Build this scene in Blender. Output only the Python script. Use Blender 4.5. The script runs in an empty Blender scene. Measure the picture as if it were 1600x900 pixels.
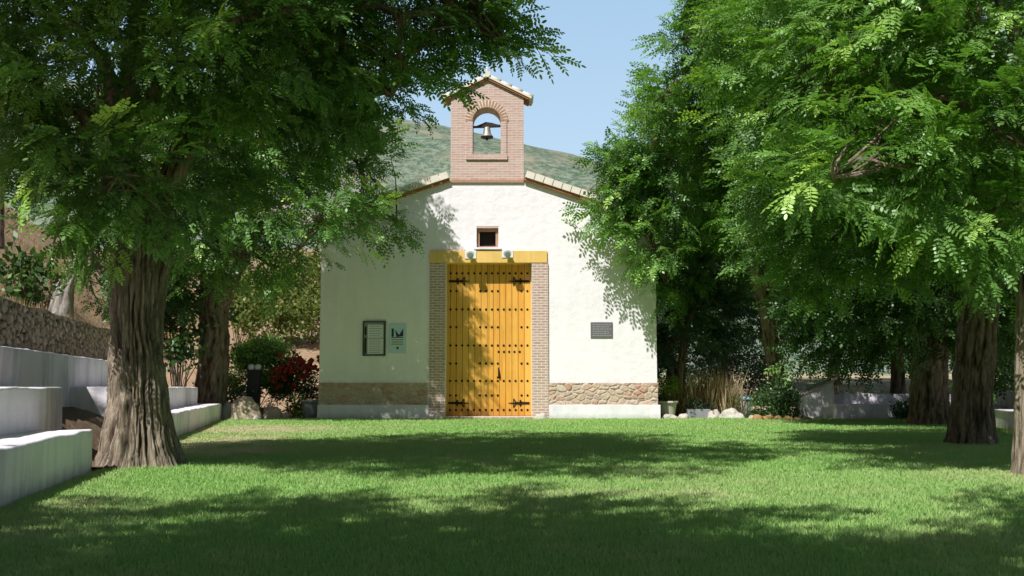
import bpy, bmesh, math, random
import numpy as np
from mathutils import Vector, Matrix, noise as mnoise
from mathutils.geometry import tessellate_polygon

random.seed(7)
RNG = np.random.default_rng(11)
S = bpy.context.scene
COL = S.collection
R = math.radians

# ------------------------------------------------------------------ camera
F = 1600.0
EYE = 0.833
TH = math.atan(155 / 1600)
CS, SN = math.cos(TH), math.sin(TH)

def at(px, py, Y):
    u = (px - 800) / F; v = (450 - py) / F
    t = Y / (CS - v * SN)
    return Vector((u * t, Y, EYE + (SN + v * CS) * t))

def gp(px, py, z=0.0):
    u = (px - 800) / F; v = (450 - py) / F
    t = (z - EYE) / (SN + v * CS)
    return Vector((u * t, (CS - v * SN) * t, z))

cam = bpy.data.cameras.new("camera")
cam.sensor_width = 36; cam.lens = 36
cam.clip_start = 0.05; cam.clip_end = 6000
co = bpy.data.objects.new("camera", cam); COL.objects.link(co)
co.location = (0, 0, EYE); co.rotation_euler = (math.pi / 2 + TH, 0, 0)
S.camera = co

# ------------------------------------------------------------------ light
SUN_EL, SUN_AZ = R(50), R(28)          # azimuth: left of straight behind the camera
sdir = Vector((-math.sin(SUN_AZ) * math.cos(SUN_EL), -math.cos(SUN_AZ) * math.cos(SUN_EL), math.sin(SUN_EL)))
sl = bpy.data.lights.new("sun", 'SUN'); sl.energy = 5.0; sl.angle = R(0.53); sl.color = (1, .982, .96)
so = bpy.data.objects.new("sun", sl); COL.objects.link(so)
so.location = sdir * 60
so.rotation_euler = (-sdir).to_track_quat('-Z', 'Y').to_euler()
w = bpy.data.worlds.new("World"); S.world = w; w.use_nodes = True
wn = w.node_tree.nodes; wl = w.node_tree.links
bg = wn['Background']; sky = wn.new('ShaderNodeTexSky'); sky.sky_type = 'NISHITA'
sky.sun_disc = False; sky.sun_elevation = SUN_EL
sky.sun_rotation = math.atan2(sdir.x, sdir.y)
sky.air_density = 1.0; sky.dust_density = 1.6; sky.ozone_density = 1.2; sky.altitude = 300
# summer haze: the sky pales towards the horizon
tc = wn.new('ShaderNodeTexCoord'); sp = wn.new('ShaderNodeSeparateXYZ'); wl.new(tc.outputs['Generated'], sp.inputs[0])
rp = wn.new('ShaderNodeValToRGB'); wl.new(sp.outputs[2], rp.inputs[0])
e_ = rp.color_ramp.elements; e_[0].position = 0; e_[0].color = (12.0, 14.2, 15.6, 1); e_[1].position = .62; e_[1].color = (0, 0, 0, 1)
q_ = e_.new(.36); q_.color = (7.6, 11.4, 15.0, 1)
ad = wn.new('ShaderNodeMix'); ad.data_type = 'RGBA'; ad.blend_type = 'ADD'; ad.inputs[0].default_value = 1
# ... mostly over the hill, away from the sun
md = wn.new('ShaderNodeMapRange'); md.interpolation_type = 'SMOOTHSTEP'; wl.new(sp.outputs[1], md.inputs[0])
md.inputs[1].default_value = -.2; md.inputs[2].default_value = .75; md.inputs[3].default_value = .04; md.inputs[4].default_value = 1
ml = wn.new('ShaderNodeMix'); ml.data_type = 'RGBA'; ml.blend_type = 'MULTIPLY'; ml.inputs[0].default_value = 1
wl.new(rp.outputs[0], ml.inputs[6]); wl.new(md.outputs[0], ml.inputs[7])
wl.new(sky.outputs[0], ad.inputs[6]); wl.new(ml.outputs[2], ad.inputs[7])
wl.new(ad.outputs[2], bg.inputs[0]); bg.inputs[1].default_value = 0.045
S.view_settings.view_transform = 'Standard'; S.view_settings.look = 'None'
S.view_settings.exposure = 0; S.view_settings.gamma = 1
S.render.engine = 'CYCLES'
cy = S.cycles
cy.use_denoising = True; cy.max_bounces = 7; cy.diffuse_bounces = 3; cy.glossy_bounces = 2
cy.transmission_bounces = 5; cy.transparent_max_bounces = 6
cy.caustics_reflective = False; cy.caustics_refractive = False

# ------------------------------------------------------------------ materials
class NT:
    def __init__(s, name):
        s.m = bpy.data.materials.new(name); s.m.use_nodes = True
        s.t = s.m.node_tree; s.n = s.t.nodes; s.l = s.t.links
        s.b = s.n['Principled BSDF']; s.out = s.n['Material Output']
    def new(s, typ, **kw):
        n = s.n.new(typ)
        for k, v in kw.items(): setattr(n, k, v)
        return n
    def put(s, sock, v):
        if hasattr(v, 'is_output') or isinstance(v, bpy.types.NodeSocket): s.l.new(v, sock)
        elif v is not None: sock.default_value = v
    def coord(s, kind='Object', scale=(1, 1, 1)):
        c = s.new('ShaderNodeTexCoord'); m = s.new('ShaderNodeMapping')
        s.l.new(c.outputs[kind], m.inputs[0]); m.inputs['Scale'].default_value = scale
        return m.outputs[0]
    def noise(s, vec, scale, detail=4, rough=.55, dist=0):
        n = s.new('ShaderNodeTexNoise'); s.put(n.inputs['Vector'], vec)
        n.inputs['Scale'].default_value = scale; n.inputs['Detail'].default_value = detail
        n.inputs['Roughness'].default_value = rough; n.inputs['Distortion'].default_value = dist
        return n.outputs[0]
    def ramp(s, fac, stops):
        r = s.new('ShaderNodeValToRGB'); s.put(r.inputs[0], fac)
        el = r.color_ramp.elements
        while len(el) < len(stops): el.new(.5)
        for e, (p, c) in zip(el, stops):
            e.position = p; e.color = (c, c, c, 1) if isinstance(c, (int, float)) else (*c, 1)
        return r.outputs[0]
    def mix(s, fac, a, b, blend='MIX'):
        n = s.new('ShaderNodeMix', data_type='RGBA', blend_type=blend)
        s.put(n.inputs[0], fac)
        for k, v in ((6, a), (7, b)):
            if isinstance(v, tuple): v = (*v[:3], 1)
            s.put(n.inputs[k], v)
        return n.outputs[2]
    def math(s, op, a, b=None, clamp=False):
        n = s.new('ShaderNodeMath', operation=op, use_clamp=clamp)
        s.put(n.inputs[0], a)
        if b is not None: s.put(n.inputs[1], b)
        return n.outputs[0]
    def attr(s, name):
        n = s.new('ShaderNodeAttribute'); n.attribute_name = name; return n.outputs['Fac']
    def bump(s, h, strength=.4, dist=.02, normal=None):
        n = s.new('ShaderNodeBump'); s.put(n.inputs['Height'], h)
        n.inputs['Strength'].default_value = strength; n.inputs['Distance'].default_value = dist
        if normal is not None: s.put(n.inputs['Normal'], normal)
        s.put(s.b.inputs['Normal'], n.outputs[0]); return n.outputs[0]
    def done(s, col=None, rough=.8, spec=.3, metal=0):
        if col is not None:
            if isinstance(col, tuple): col = (*col[:3], 1)
            s.put(s.b.inputs['Base Color'], col)
        s.put(s.b.inputs['Roughness'], rough); s.b.inputs['Specular IOR Level'].default_value = spec
        s.b.inputs['Metallic'].default_value = metal
        return s.m

def mat_plaster(name, base, dirt, lump=.02, stain=.35, foot=.5):
    t = NT(name); v = t.coord('Object')
    n1 = t.noise(v, .9, 5); n2 = t.noise(v, 7, 4)
    vs = t.coord('Object', (3.0, 3.0, .35)); n3 = t.noise(vs, 1.3, 4, .6)
    f = t.ramp(t.math('MULTIPLY', n1, n3), [(.2, 0.0), (.42, stain)])
    c = t.mix(f, base, dirt)
    c = t.mix(t.ramp(n2, [(.35, .0), (.75, .10)]), c, (.55, .53, .49))
    sx = t.new('ShaderNodeSeparateXYZ'); t.put(sx.inputs[0], v)
    fz = t.math('ADD', sx.outputs[2], t.math('MULTIPLY', t.math('SUBTRACT', n2, .5), .25))
    c = t.mix(t.math('MULTIPLY', t.ramp(fz, [(.0, 1), (.16, 0)]), foot), c, (.24, .22, .17))
    chips = t.ramp(t.noise(v, 3.1, 6, .7), [(.66, 0), (.69, 1)])
    c = t.mix(t.math('MULTIPLY', chips, foot * .6), c, (.50, .47, .44))
    h = t.math('ADD', t.math('MULTIPLY', t.noise(v, 5, 2, .5), .9), t.math('MULTIPLY', t.noise(v, 34, 3), .22))
    t.bump(h, .55, lump); return t.done(c, .9, .2)

def mat_brick(name, c1, c2, mortar, bw=.25, rh=.066, ms=.011):
    t = NT(name); v = t.coord('UV')
    b = t.new('ShaderNodeTexBrick'); t.put(b.inputs['Vector'], v)
    b.inputs['Scale'].default_value = 1; b.inputs['Brick Width'].default_value = bw
    b.inputs['Row Height'].default_value = rh; b.inputs['Mortar Size'].default_value = ms
    b.inputs['Mortar Smooth'].default_value = .25
    b.inputs['Color1'].default_value = (*c1, 1); b.inputs['Color2'].default_value = (*c2, 1)
    b.inputs['Mortar'].default_value = (*mortar, 1)
    n = t.noise(v, 6, 4); c = t.mix(t.ramp(n, [(.35, 0), (.7, .45)]), b.outputs[0], (.62, .47, .38))
    h = t.math('SUBTRACT', t.math('MULTIPLY', t.noise(v, 60, 3), .25), b.outputs['Fac'])
    t.bump(h, .6, .012); return t.done(c, .9, .15)

def mat_wood(name, c1, c2, c3, plank=.165):
    t = NT(name); v = t.coord('UV')
    s_ = t.new('ShaderNodeSeparateXYZ'); t.put(s_.inputs[0], v)
    q = t.math('ADD', t.math('DIVIDE', s_.outputs[0], plank), .37 if plank > 1 else 0); fl = t.math('FLOOR', q); fr = t.math('FRACT', q)
    wn_ = t.new('ShaderNodeTexWhiteNoise', noise_dimensions='1D'); t.put(wn_.inputs['W'], fl)
    cb = t.new('ShaderNodeCombineXYZ')
    t.put(cb.inputs[0], t.math('MULTIPLY', s_.outputs[0], 22)); t.put(cb.inputs[1], t.math('MULTIPLY', s_.outputs[1], 1.1))
    t.put(cb.inputs[2], t.math('MULTIPLY', wn_.outputs[0], 37))
    g = t.noise(cb.outputs[0], 1.0, 5, .62, .6)
    c = t.mix(t.ramp(g, [(.32, 0), (.68, 1)]), c1, c2)
    c = t.mix(t.math('MULTIPLY', wn_.outputs[0], .75), c, c3)
    wv = t.noise(v, 1.6, 5, .6); c = t.mix(t.ramp(wv, [(.45, 0), (.75, .45)]), c, tuple(x * .62 for x in c1))
    c = t.mix(t.ramp(s_.outputs[1], [(.05, .55), (.45, 0)]), c, tuple(x * .6 for x in c2))
    edge = t.ramp(t.math('ABSOLUTE', t.math('SUBTRACT', fr, .5)), [(.43, 0), (.475, 1)])
    c = t.mix(t.math('MULTIPLY', edge, .7), c, (.09, .03, .006))
    h = t.math('SUBTRACT', t.math('MULTIPLY', g, .25), edge)
    t.bump(h, .5, .01); return t.done(c, .48, .35)

def mat_simple(name, col, rough=.6, spec=.4, metal=0, var=.25, scale=20, bump=.0):
    t = NT(name); v = t.coord('Object'); n = t.noise(v, scale, 4)
    c = t.mix(t.ramp(n, [(.3, 0), (.75, var)]), col, tuple(x * .45 for x in col))
    if bump: t.bump(n, .5, bump)
    return t.done(c, rough, spec, metal)

def mat_bark(name, c1, c2, c3, sc=1.0):
    t = NT(name); v = t.coord('Object', (17 * sc, 17 * sc, 3.4 * sc))
    n = t.noise(v, 1.0, 7, .72, .5); n2 = t.noise(t.coord('Object'), 2.2, 3)
    c = t.mix(t.ramp(n, [(.40, 0), (.60, 1)]), tuple(x * .55 for x in c1), c2)
    c = t.mix(t.ramp(n2, [(.4, 0), (.7, .6)]), c, c3)
    f = t.attr('furrow'); lich = t.ramp(t.noise(t.coord('Object'), 9, 5, .7), [(.60, 0), (.68, .55)]); c = t.mix(lich, c, (.36, .36, .27))
    c = t.mix(t.math('MULTIPLY', f, .97), c, (.018, .013, .009))
    h = t.math('ADD', n, t.math('MULTIPLY', t.noise(v, 4, 3), .3))
    t.bump(h, .9, .035); return t.done(c, .92, .12)

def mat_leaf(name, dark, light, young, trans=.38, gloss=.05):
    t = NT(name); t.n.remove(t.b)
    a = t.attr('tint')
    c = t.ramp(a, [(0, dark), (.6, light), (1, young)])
    d = t.new('ShaderNodeBsdfDiffuse'); t.put(d.inputs[0], c)
    tr = t.new('ShaderNodeBsdfTranslucent'); t.put(tr.inputs[0], t.mix(1.0, c, (1.25, 1.35, .55), 'MULTIPLY'))
    m = t.new('ShaderNodeMixShader'); m.inputs[0].default_value = trans
    t.l.new(d.outputs[0], m.inputs[1]); t.l.new(tr.outputs[0], m.inputs[2])
    g = t.new('ShaderNodeBsdfGlossy'); g.inputs['Roughness'].default_value = .42; g.inputs[0].default_value = (.75, .9, .7, 1)
    m2 = t.new('ShaderNodeMixShader'); m2.inputs[0].default_value = gloss
    t.l.new(m.outputs[0], m2.inputs[1]); t.l.new(g.outputs[0], m2.inputs[2])
    t.l.new(m2.outputs[0], t.out.inputs[0]); return t.m

def mat_stone(name, cols, mortar):
    t = NT(name); cell = t.attr('cell'); e = t.attr('edge'); v = t.coord('Object')
    k = len(cols)
    c = t.ramp(cell, [(i / (k - 1), cols[i]) for i in range(k)])
    n = t.noise(v, 14, 5); c = t.mix(t.ramp(n, [(.35, 0), (.75, .5)]), c, tuple(x * .5 for x in cols[0]))
    c = t.mix(e, mortar, c)
    t.bump(n, .6, .02); return t.done(c, .92, .15)

M = {}
M['stucco'] = mat_plaster('white_stucco', (.95, .90, .93), (.68, .61, .60), .034, .25, .35)
M['whitewash'] = mat_plaster('whitewashed_masonry', (.96, .90, .96), (.44, .40, .46), .03, .8, .5)
M['plinth'] = mat_plaster('white_plinth', (.92, .88, .93), (.5, .48, .53), .02, .4)
M['brick'] = mat_brick('red_brick', (.54, .325, .27), (.66, .46, .39), (.70, .60, .55))
M['jamb'] = mat_brick('jamb_brick', (.46, .25, .20), (.58, .37, .30), (.72, .68, .64), .22, .07, .013)
M['arch'] = mat_simple('arch_brick', (.52, .30, .22), .9, .1, 0, .4, 14, .01)
M['archlight'] = mat_simple('arch_mortar', (.80, .72, .55), .9, .1, 0, .2, 14)
M['wood'] = mat_wood('golden_door_planks', (.86, .445, .075), (.68, .29, .035), (.88, .50, .105))
M['beam'] = mat_wood('golden_beam', (.88, .58, .18), (.76, .44, .10), (.88, .60, .20), 60.0)
M['iron'] = mat_simple('black_iron', (.025, .018, .014), .55, .4, .6, .2)
M['tile'] = mat_simple('pale_clay_tile', (.78, .64, .48), .9, .15, 0, .55, 3.0, .01)
M['tilelight'] = mat_simple('mortared_pale_tile', (.88, .80, .68), .9, .15, 0, .35, 4.0, .01)
M['tilered'] = mat_simple('red_clay_course', (.46, .20, .11), .9, .15, 0, .5, 9, .01)
M['bell'] = mat_simple('weathered_bell_bronze', (.50, .47, .40), .45, .5, .5, .5, 12)
M['yoke'] = mat_simple('dark_yoke', (.045, .03, .03), .7, .3, 0, .3)
M['dark'] = mat_simple('dark_opening', (.018, .013, .010), .6, .4, 0, .2)
M['plaque'] = mat_simple('grey_slate', (.16, .155, .16), .7, .3, 0, .3, 30)
M['engrave'] = mat_simple('pale_engraving', (.34, .33, .34), .8, .2, 0, .2, 30)
M['paper'] = mat_simple('paper', (.78, .79, .84), .8, .2, 0, .08, 5)
M['print'] = mat_simple('grey_print', (.38, .38, .45), .8, .2, 0, .2, 30)
M['board'] = mat_simple('board_backing', (.33, .36, .32), .8, .2, 0, .3, 8)
M['frame'] = mat_simple('dark_metal_frame', (.035, .06, .05), .5, .4, .4, .2)
M['poster'] = mat_simple('pale_blue_poster', (.58, .72, .84), .7, .3, 0, .1, 4)
M['navy'] = mat_simple('navy_print', (.03, .06, .12), .7, .3, 0, .2)
M['ochre'] = mat_simple('ochre_print', (.42, .32, .10), .7, .3, 0, .2)
M['lampwhite'] = mat_simple('white_lamp_paint', (.80, .80, .78), .5, .4, 0, .1)
M['lampglass'] = mat_simple('grey_lamp_lens', (.30, .31, .33), .2, .6, 0, .1)
M['stoneband'] = mat_stone('stone_band', [(.60, .38, .28), (.70, .52, .40), (.56, .42, .34), (.72, .58, .48), (.58, .33, .24)], (.56, .46, .39))
M['drystone'] = mat_stone('dry_stone', [(.30, .24, .17), (.42, .35, .26), (.24, .19, .14), (.48, .42, .33), (.34, .25, .17)], (.035, .028, .02))
M['rock'] = mat_simple('pale_rock', (.55, .44, .33), .95, .1, 0, .4, 5, .03)
M['rockwhite'] = mat_simple('white_rock', (.62, .57, .50), .95, .1, 0, .4, 5, .03)
M['rockbrown'] = mat_simple('brown_rock', (.44, .25, .12), .95, .1, 0, .4, 6, .03)
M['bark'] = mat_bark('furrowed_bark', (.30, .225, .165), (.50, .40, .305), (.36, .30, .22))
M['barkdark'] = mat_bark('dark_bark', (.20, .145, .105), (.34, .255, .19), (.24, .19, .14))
M['barkpale'] = mat_bark('pale_bark', (.50, .45, .40), (.62, .58, .54), (.34, .28, .23))
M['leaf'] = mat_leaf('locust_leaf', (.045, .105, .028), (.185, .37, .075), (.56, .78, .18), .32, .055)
M['leafsun'] = mat_leaf('sun_brightened_locust_leaf', (.060, .140, .034), (.20, .385, .078), (.46, .68, .15), .36, .055)  # same locust leaf with sun brightness put into its colours
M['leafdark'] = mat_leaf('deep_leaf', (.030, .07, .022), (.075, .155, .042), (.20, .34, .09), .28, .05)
M['leafblue'] = mat_leaf('grey_green_leaf', (.05, .10, .06), (.10, .17, .10), (.22, .30, .18), .3, .05)
M['leafyel'] = mat_leaf('yellow_green_leaf', (.10, .19, .02), (.20, .33, .03), (.36, .46, .06), .38, .04)
M['leafolive'] = mat_leaf('olive_leaf', (.10, .14, .035), (.20, .25, .06), (.36, .38, .12), .38, .03)
M['rose'] = mat_leaf('red_petal', (.20, .012, .012), (.38, .02, .018), (.50, .06, .04), .25, .04)
M['straw'] = mat_leaf('dry_straw', (.28, .20, .115), (.45, .335, .20), (.60, .48, .32), .3, .02)
M['terracotta'] = mat_simple('terracotta', (.46, .19, .10), .85, .2, 0, .4, 8)
M['grey_pot'] = mat_simple('grey_pot', (.30, .30, .33), .85, .2, 0, .4, 8)
M['blue'] = mat_simple('pale_blue_plastic', (.22, .50, .72), .5, .4, 0, .1, 8)
M['greybin'] = mat_simple('grey_plastic', (.30, .33, .40), .6, .3, 0, .2, 8)
M['post'] = mat_simple('black_post', (.02, .02, .022), .5, .4, 0, .2)

def mat_lawn(name, blade):
    t = NT(name); v = t.coord('Object')
    n1 = t.noise(v, .55, 4, .6); n2 = t.noise(v, 2.6, 4, .6)
    dry = t.ramp(t.math('ADD', t.math('MULTIPLY', n1, .65), t.math('MULTIPLY', n2, .35)), [(.49, 0), (.66, .6)])
    ad = t.attr('dry'); dry = t.math('MAXIMUM', t.math('MULTIPLY', dry, .75), ad)
    g = t.mix(n2, (.27, .51, .14), (.36, .60, .18))
    y = t.mix(n2, (.62, .56, .32), (.78, .68, .46))
    if blade:
        a = t.attr('tint'); g = t.mix(t.math('MULTIPLY', a, .75), g, (.47, .66, .23))
        c = t.mix(dry, g, y)
        t.n.remove(t.b)
        d = t.new('ShaderNodeBsdfDiffuse'); t.put(d.inputs[0], c)
        tr = t.new('ShaderNodeBsdfTranslucent'); t.put(tr.inputs[0], c)
        m = t.new('ShaderNodeMixShader'); m.inputs[0].default_value = .35
        t.l.new(d.outputs[0], m.inputs[1]); t.l.new(tr.outputs[0], m.inputs[2])
        t.l.new(m.outputs[0], t.out.inputs[0]); return t.m
    c = t.mix(dry, g, y)
    f = t.noise(t.coord('Object', (1, .5, 1)), 70, 4, .7)
    c = t.mix(t.ramp(f, [(.38, .55), (.62, 0)]), c, (.12, .18, .06))
    t.bump(f, .8, .03); return t.done(c, .95, .1)
M['lawn'] = mat_lawn('lawn_turf', False)
M['blade'] = mat_lawn('grass_blades', True)

def mat_ground():
    t = NT('dry_ground'); v = t.coord('Object')
    n1 = t.noise(v, .35, 6, .6); n2 = t.noise(v, 4, 5, .65)
    c = t.mix(n2, (.42, .33, .20), (.60, .49, .32))
    c = t.mix(t.ramp(n1, [(.48, 0), (.62, .75)]), c, (.16, .17, .06))
    t.bump(n2, .7, .08); return t.done(c, .95, .1)
M['ground'] = mat_ground()
def mat_slope():
    t = NT('dry_slope'); v = t.coord('Object', (1, 1, 1.6))
    n1 = t.noise(v, .5, 5, .6); n2 = t.noise(v, 5, 6, .7)
    c = t.mix(n2, (.30, .19, .115), (.54, .39, .25))
    c = t.mix(t.ramp(n1, [(.52, 0), (.66, .7)]), c, (.17, .12, .06))
    t.bump(n2, .9, .12); return t.done(c, .95, .1)
M['slope'] = mat_slope()
def mat_soil():
    t = NT('brown_soil'); v = t.coord('Object'); n = t.noise(v, 9, 6, .7)
    c = t.mix(n, (.13, .085, .055), (.30, .21, .14)); t.bump(n, .9, .06); return t.done(c, .95, .1)
M['soil'] = mat_soil()
def mat_hill():
    t = NT('scrub_hill'); v = t.coord('Object')
    n1 = t.noise(v, .010, 6, .62); n2 = t.noise(v, .30, 7, .78); n3 = t.noise(v, .035, 4, .6)
    c = t.mix(t.ramp(n2, [(.44, 0), (.56, 1)]), (.085, .135, .095), (.23, .275, .20))  # greyed, low-contrast scrub tones carry the distance haze in their colour
    c = t.mix(t.ramp(n3, [(.52, 0), (.66, .75)]), c, (.34, .29, .22))
    c = t.mix(t.ramp(n1, [(.55, 0), (.70, .6)]), c, (.33, .29, .24))
    return t.done(c, 1, .0)
M['hill'] = mat_hill()

# ------------------------------------------------------------------ object helpers
def link(o, parent=None):
    COL.objects.link(o)
    if parent is not None: o.parent = parent
    return o

def tag(o, label=None, cat=None, group=None, kind=None):
    if label: o['label'] = label
    if cat: o['category'] = cat
    if group: o['group'] = group
    if kind: o['kind'] = kind
    return o

def thing(name, label, cat, loc=(0, 0, 0), rz=0, group=None):
    o = bpy.data.objects.new(name, None); link(o)
    o.empty_display_size = .2; o.location = loc; o.rotation_euler = (0, 0, rz)
    return tag(o, label, cat, group)

def build_np(name, V, Fc, mats, parent=None, attrs=None, loc=None, smooth=False, mi=None):
    """fast mesh from numpy; Fc (m,k) with constant k; attrs: name -> per-face float"""
    me = bpy.data.meshes.new(name)
    V = np.ascontiguousarray(V, dtype=np.float32); Fc = np.ascontiguousarray(Fc, dtype=np.int32)
    m, k = Fc.shape
    me.vertices.add(len(V)); me.vertices.foreach_set('co', V.ravel())
    me.loops.add(m * k); me.loops.foreach_set('vertex_index', Fc.ravel())
    me.polygons.add(m); me.polygons.foreach_set('loop_start', np.arange(0, m * k, k, dtype=np.int32))
    if mi is not None: me.polygons.foreach_set('material_index', np.asarray(mi, dtype=np.int32))
    if smooth: me.polygons.foreach_set('use_smooth', np.ones(m, dtype=bool))
    me.update(calc_edges=True)
    for an, (dom, arr) in (attrs or {}).items():
        a = me.attributes.new(an, 'FLOAT', dom); a.data.foreach_set('value', np.asarray(arr, dtype=np.float32))
    for mm in (mats if isinstance(mats, (list, tuple)) else [mats]): me.materials.append(mm)
    o = bpy.data.objects.new(name, me); link(o, parent)
    if loc is not None: o.location = loc
    return o

class MB:
    """collects simple shapes into ONE mesh with box-projected UVs in metres"""
    def __init__(s): s.bm = bmesh.new(); s.mi = 0
    def face(s, pts):
        vs = [s.bm.verts.new(p) for p in pts]
        f = s.bm.faces.new(vs); f.material_index = s.mi; return f
    def box(s, x0, y0, z0, x1, y1, z1, bev=0, rot=None, piv=None):
        r = bmesh.ops.create_cube(s.bm, size=1)
        vs = r['verts']
        bmesh.ops.scale(s.bm, verts=vs, vec=(abs(x1 - x0), abs(y1 - y0), abs(z1 - z0)))
        bmesh.ops.translate(s.bm, verts=vs, vec=((x0 + x1) / 2, (y0 + y1) / 2, (z0 + z1) / 2))
        if rot is not None:
            bmesh.ops.rotate(s.bm, verts=vs, cent=piv or ((x0 + x1) / 2, (y0 + y1) / 2, (z0 + z1) / 2), matrix=rot)
        fs = list({f for v in vs for f in v.link_faces})
        for f in fs: f.material_index = s.mi
        if bev:
            es = list({e for v in vs for e in v.link_edges})
            r = bmesh.ops.bevel(s.bm, geom=es, offset=bev, segments=2, affect='EDGES', profile=.6)
            for f in r['faces']: f.material_index = s.mi
    def plate(s, outer, holes, y0, y1):
        """polygon in xz with holes, extruded from y0 (front) to y1"""
        loops = [outer] + holes
        for y, flip in ((y0, False), (y1, True)):
            polys = [[Vector((x, z, 0)) for x, z in lp] for lp in loops]
            flat = [p for lp in polys for p in lp]
            tris = tessellate_polygon(polys)
            vs = [s.bm.verts.new((p.x, y, p.y)) for p in flat]
            for t in tris:
                a, b, c = (vs[i] for i in t)
                try: f = s.bm.faces.new((a, b, c))
                except ValueError: continue
                f.normal_update()
                if (f.normal.y > 0) != flip: f.normal_flip()
                f.material_index = s.mi
        for lp in loops:
            n = len(lp)
            for i in range(n):
                (xa, za), (xb, zb) = lp[i], lp[(i + 1) % n]
                s.face([(xa, y0, za), (xb, y0, zb), (xb, y1, zb), (xa, y1, za)])
    def tube(s, pts, rad, n=8, cap=True):
        pts = [Vector(p) for p in pts]; rings = []
        rr = rad if isinstance(rad, (list, tuple)) else [rad] * len(pts)
        prev = None
        for i, p in enumerate(pts):
            d = (pts[min(i + 1, len(pts) - 1)] - pts[max(i - 1, 0)]).normalized()
            u = prev or (Vector((1, 0, 0)) if abs(d.x) < .8 else Vector((0, 1, 0)))
            u = (u - d * u.dot(d)).normalized(); v = d.cross(u); prev = u
            rings.append([s.bm.verts.new(p + (u * math.cos(a) + v * math.sin(a)) * rr[i]) for a in (2 * math.pi * k / n for k in range(n))])
        for a, b in zip(rings, rings[1:]):
            for k in range(n):
                f = s.bm.faces.new((a[k], a[(k + 1) % n], b[(k + 1) % n], b[k])); f.material_index = s.mi; f.smooth = True
        if cap:
            for rg, fl in ((rings[0], True), (rings[-1], False)):
                f = s.bm.faces.new(rg[::-1] if fl else rg); f.material_index = s.mi
    def lathe(s, prof, c=(0, 0, 0), n=24):
        rings = []
        for r, z in prof:
            rings.append([s.bm.verts.new((c[0] + r * math.cos(a), c[1] + r * math.sin(a), c[2] + z)) for a in (2 * math.pi * k / n for k in range(n))])
        for a, b in zip(rings, rings[1:]):
            for k in range(n):
                f = s.bm.faces.new((a[k], a[(k + 1) % n], b[(k + 1) % n], b[k])); f.material_index = s.mi; f.smooth = True
        for rg in (rings[0][::-1], rings[-1]):
            f = s.bm.faces.new(rg); f.material_index = s.mi
    def dome(s, c, r, n=8):
        prof = [(r, 0), (r * .9, .35 * r), (r * .55, .75 * r), (r * .12, .95 * r)]
        rings = []
        for rr, d in prof:
            rings.append([s.bm.verts.new((c[0] + rr * math.cos(a), c[1] - d, c[2] + rr * math.sin(a))) for a in (2 * math.pi * k / n for k in range(n))])
        for a, b in zip(rings, rings[1:]):
            for k in range(n):
                f = s.bm.faces.new((a[k], a[(k + 1) % n], b[(k + 1) % n], b[k])); f.material_index = s.mi; f.smooth = True
        f = s.bm.faces.new(rings[-1]); f.material_index = s.mi
    def build(s, name, mats, parent=None, loc=None, recalc=True):
        bm = s.bm
        if recalc: bmesh.ops.recalc_face_normals(bm, faces=bm.faces)
        uv = bm.loops.layers.uv.new('UVMap')
        for f in bm.faces:
            n = f.normal; ax, ay, az = abs(n.x), abs(n.y), abs(n.z)
            for l in f.loops:
                c = l.vert.co
                if ay >= ax and ay >= az: l[uv].uv = (c.x, c.z)
                elif ax >= az: l[uv].uv = (c.y, c.z)
                else: l[uv].uv = (c.x, c.y)
        me = bpy.data.meshes.new(name); bm.to_mesh(me); bm.free()
        for mm in (mats if isinstance(mats, (list, tuple)) else [mats]): me.materials.append(mm)
        o = bpy.data.objects.new(name, me); link(o, parent)
        if loc is not None: o.location = loc
        return o

def rough_slab(name, p0, p1, depth, z0, z1, mat, label, cat, group=None, step=.12, amp=.011, seed=0):
    """whitewashed masonry block: front bottom edge from p0 to p1, body behind it (to the left of p0->p1 when seen from above)"""
    d = Vector((p1[0] - p0[0], p1[1] - p0[1], 0)); L = d.length; d.normalize()
    n = Vector((-d.y, d.x, 0)); bm = bmesh.new()
    r = bmesh.ops.create_cube(bm, size=1)
    for v in bm.verts:
        v.co = Vector(((v.co.x + .5) * L, (v.co.y + .5) * depth, (v.co.z + .5) * (z1 - z0)))
    bmesh.ops.bevel(bm, geom=list(bm.edges), offset=.025, segments=2, affect='EDGES', profile=.6)
    for ax, ln in ((0, L), (1, depth), (2, z1 - z0)):
        k = max(2, int(ln / step))
        for i in range(1, k):
            co_ = [0, 0, 0]; no = [0, 0, 0]; co_[ax] = .03 + (ln - .06) * i / k; no[ax] = 1
            bmesh.ops.bisect_plane(bm, geom=list(bm.verts) + list(bm.edges) + list(bm.faces), plane_co=co_, plane_no=no)
    for v in bm.verts:
        q = v.co * 2.3 + Vector((seed * 7.1, 3, 1)); a = mnoise.noise_vector(q); b = mnoise.noise_vector(v.co * 9 + Vector((seed, 0, 0)))
        v.co += a * amp * 1.3 + b * amp * .5
        if v.co.z < .02: v.co.z -= .05
    o_ = Vector((p0[0], p0[1], z0)); mt = Matrix((d, n, Vector((0, 0, 1)))).transposed().to_4x4(); mt.translation = o_
    bmesh.ops.recalc_face_normals(bm, faces=bm.faces)
    for f in bm.faces: f.smooth = True
    me = bpy.data.meshes.new(name); bm.to_mesh(me); bm.free(); me.materials.append(mat)
    o = bpy.data.objects.new(name, me); link(o); o.matrix_world = mt
    return tag(o, label, cat, group)

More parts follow.
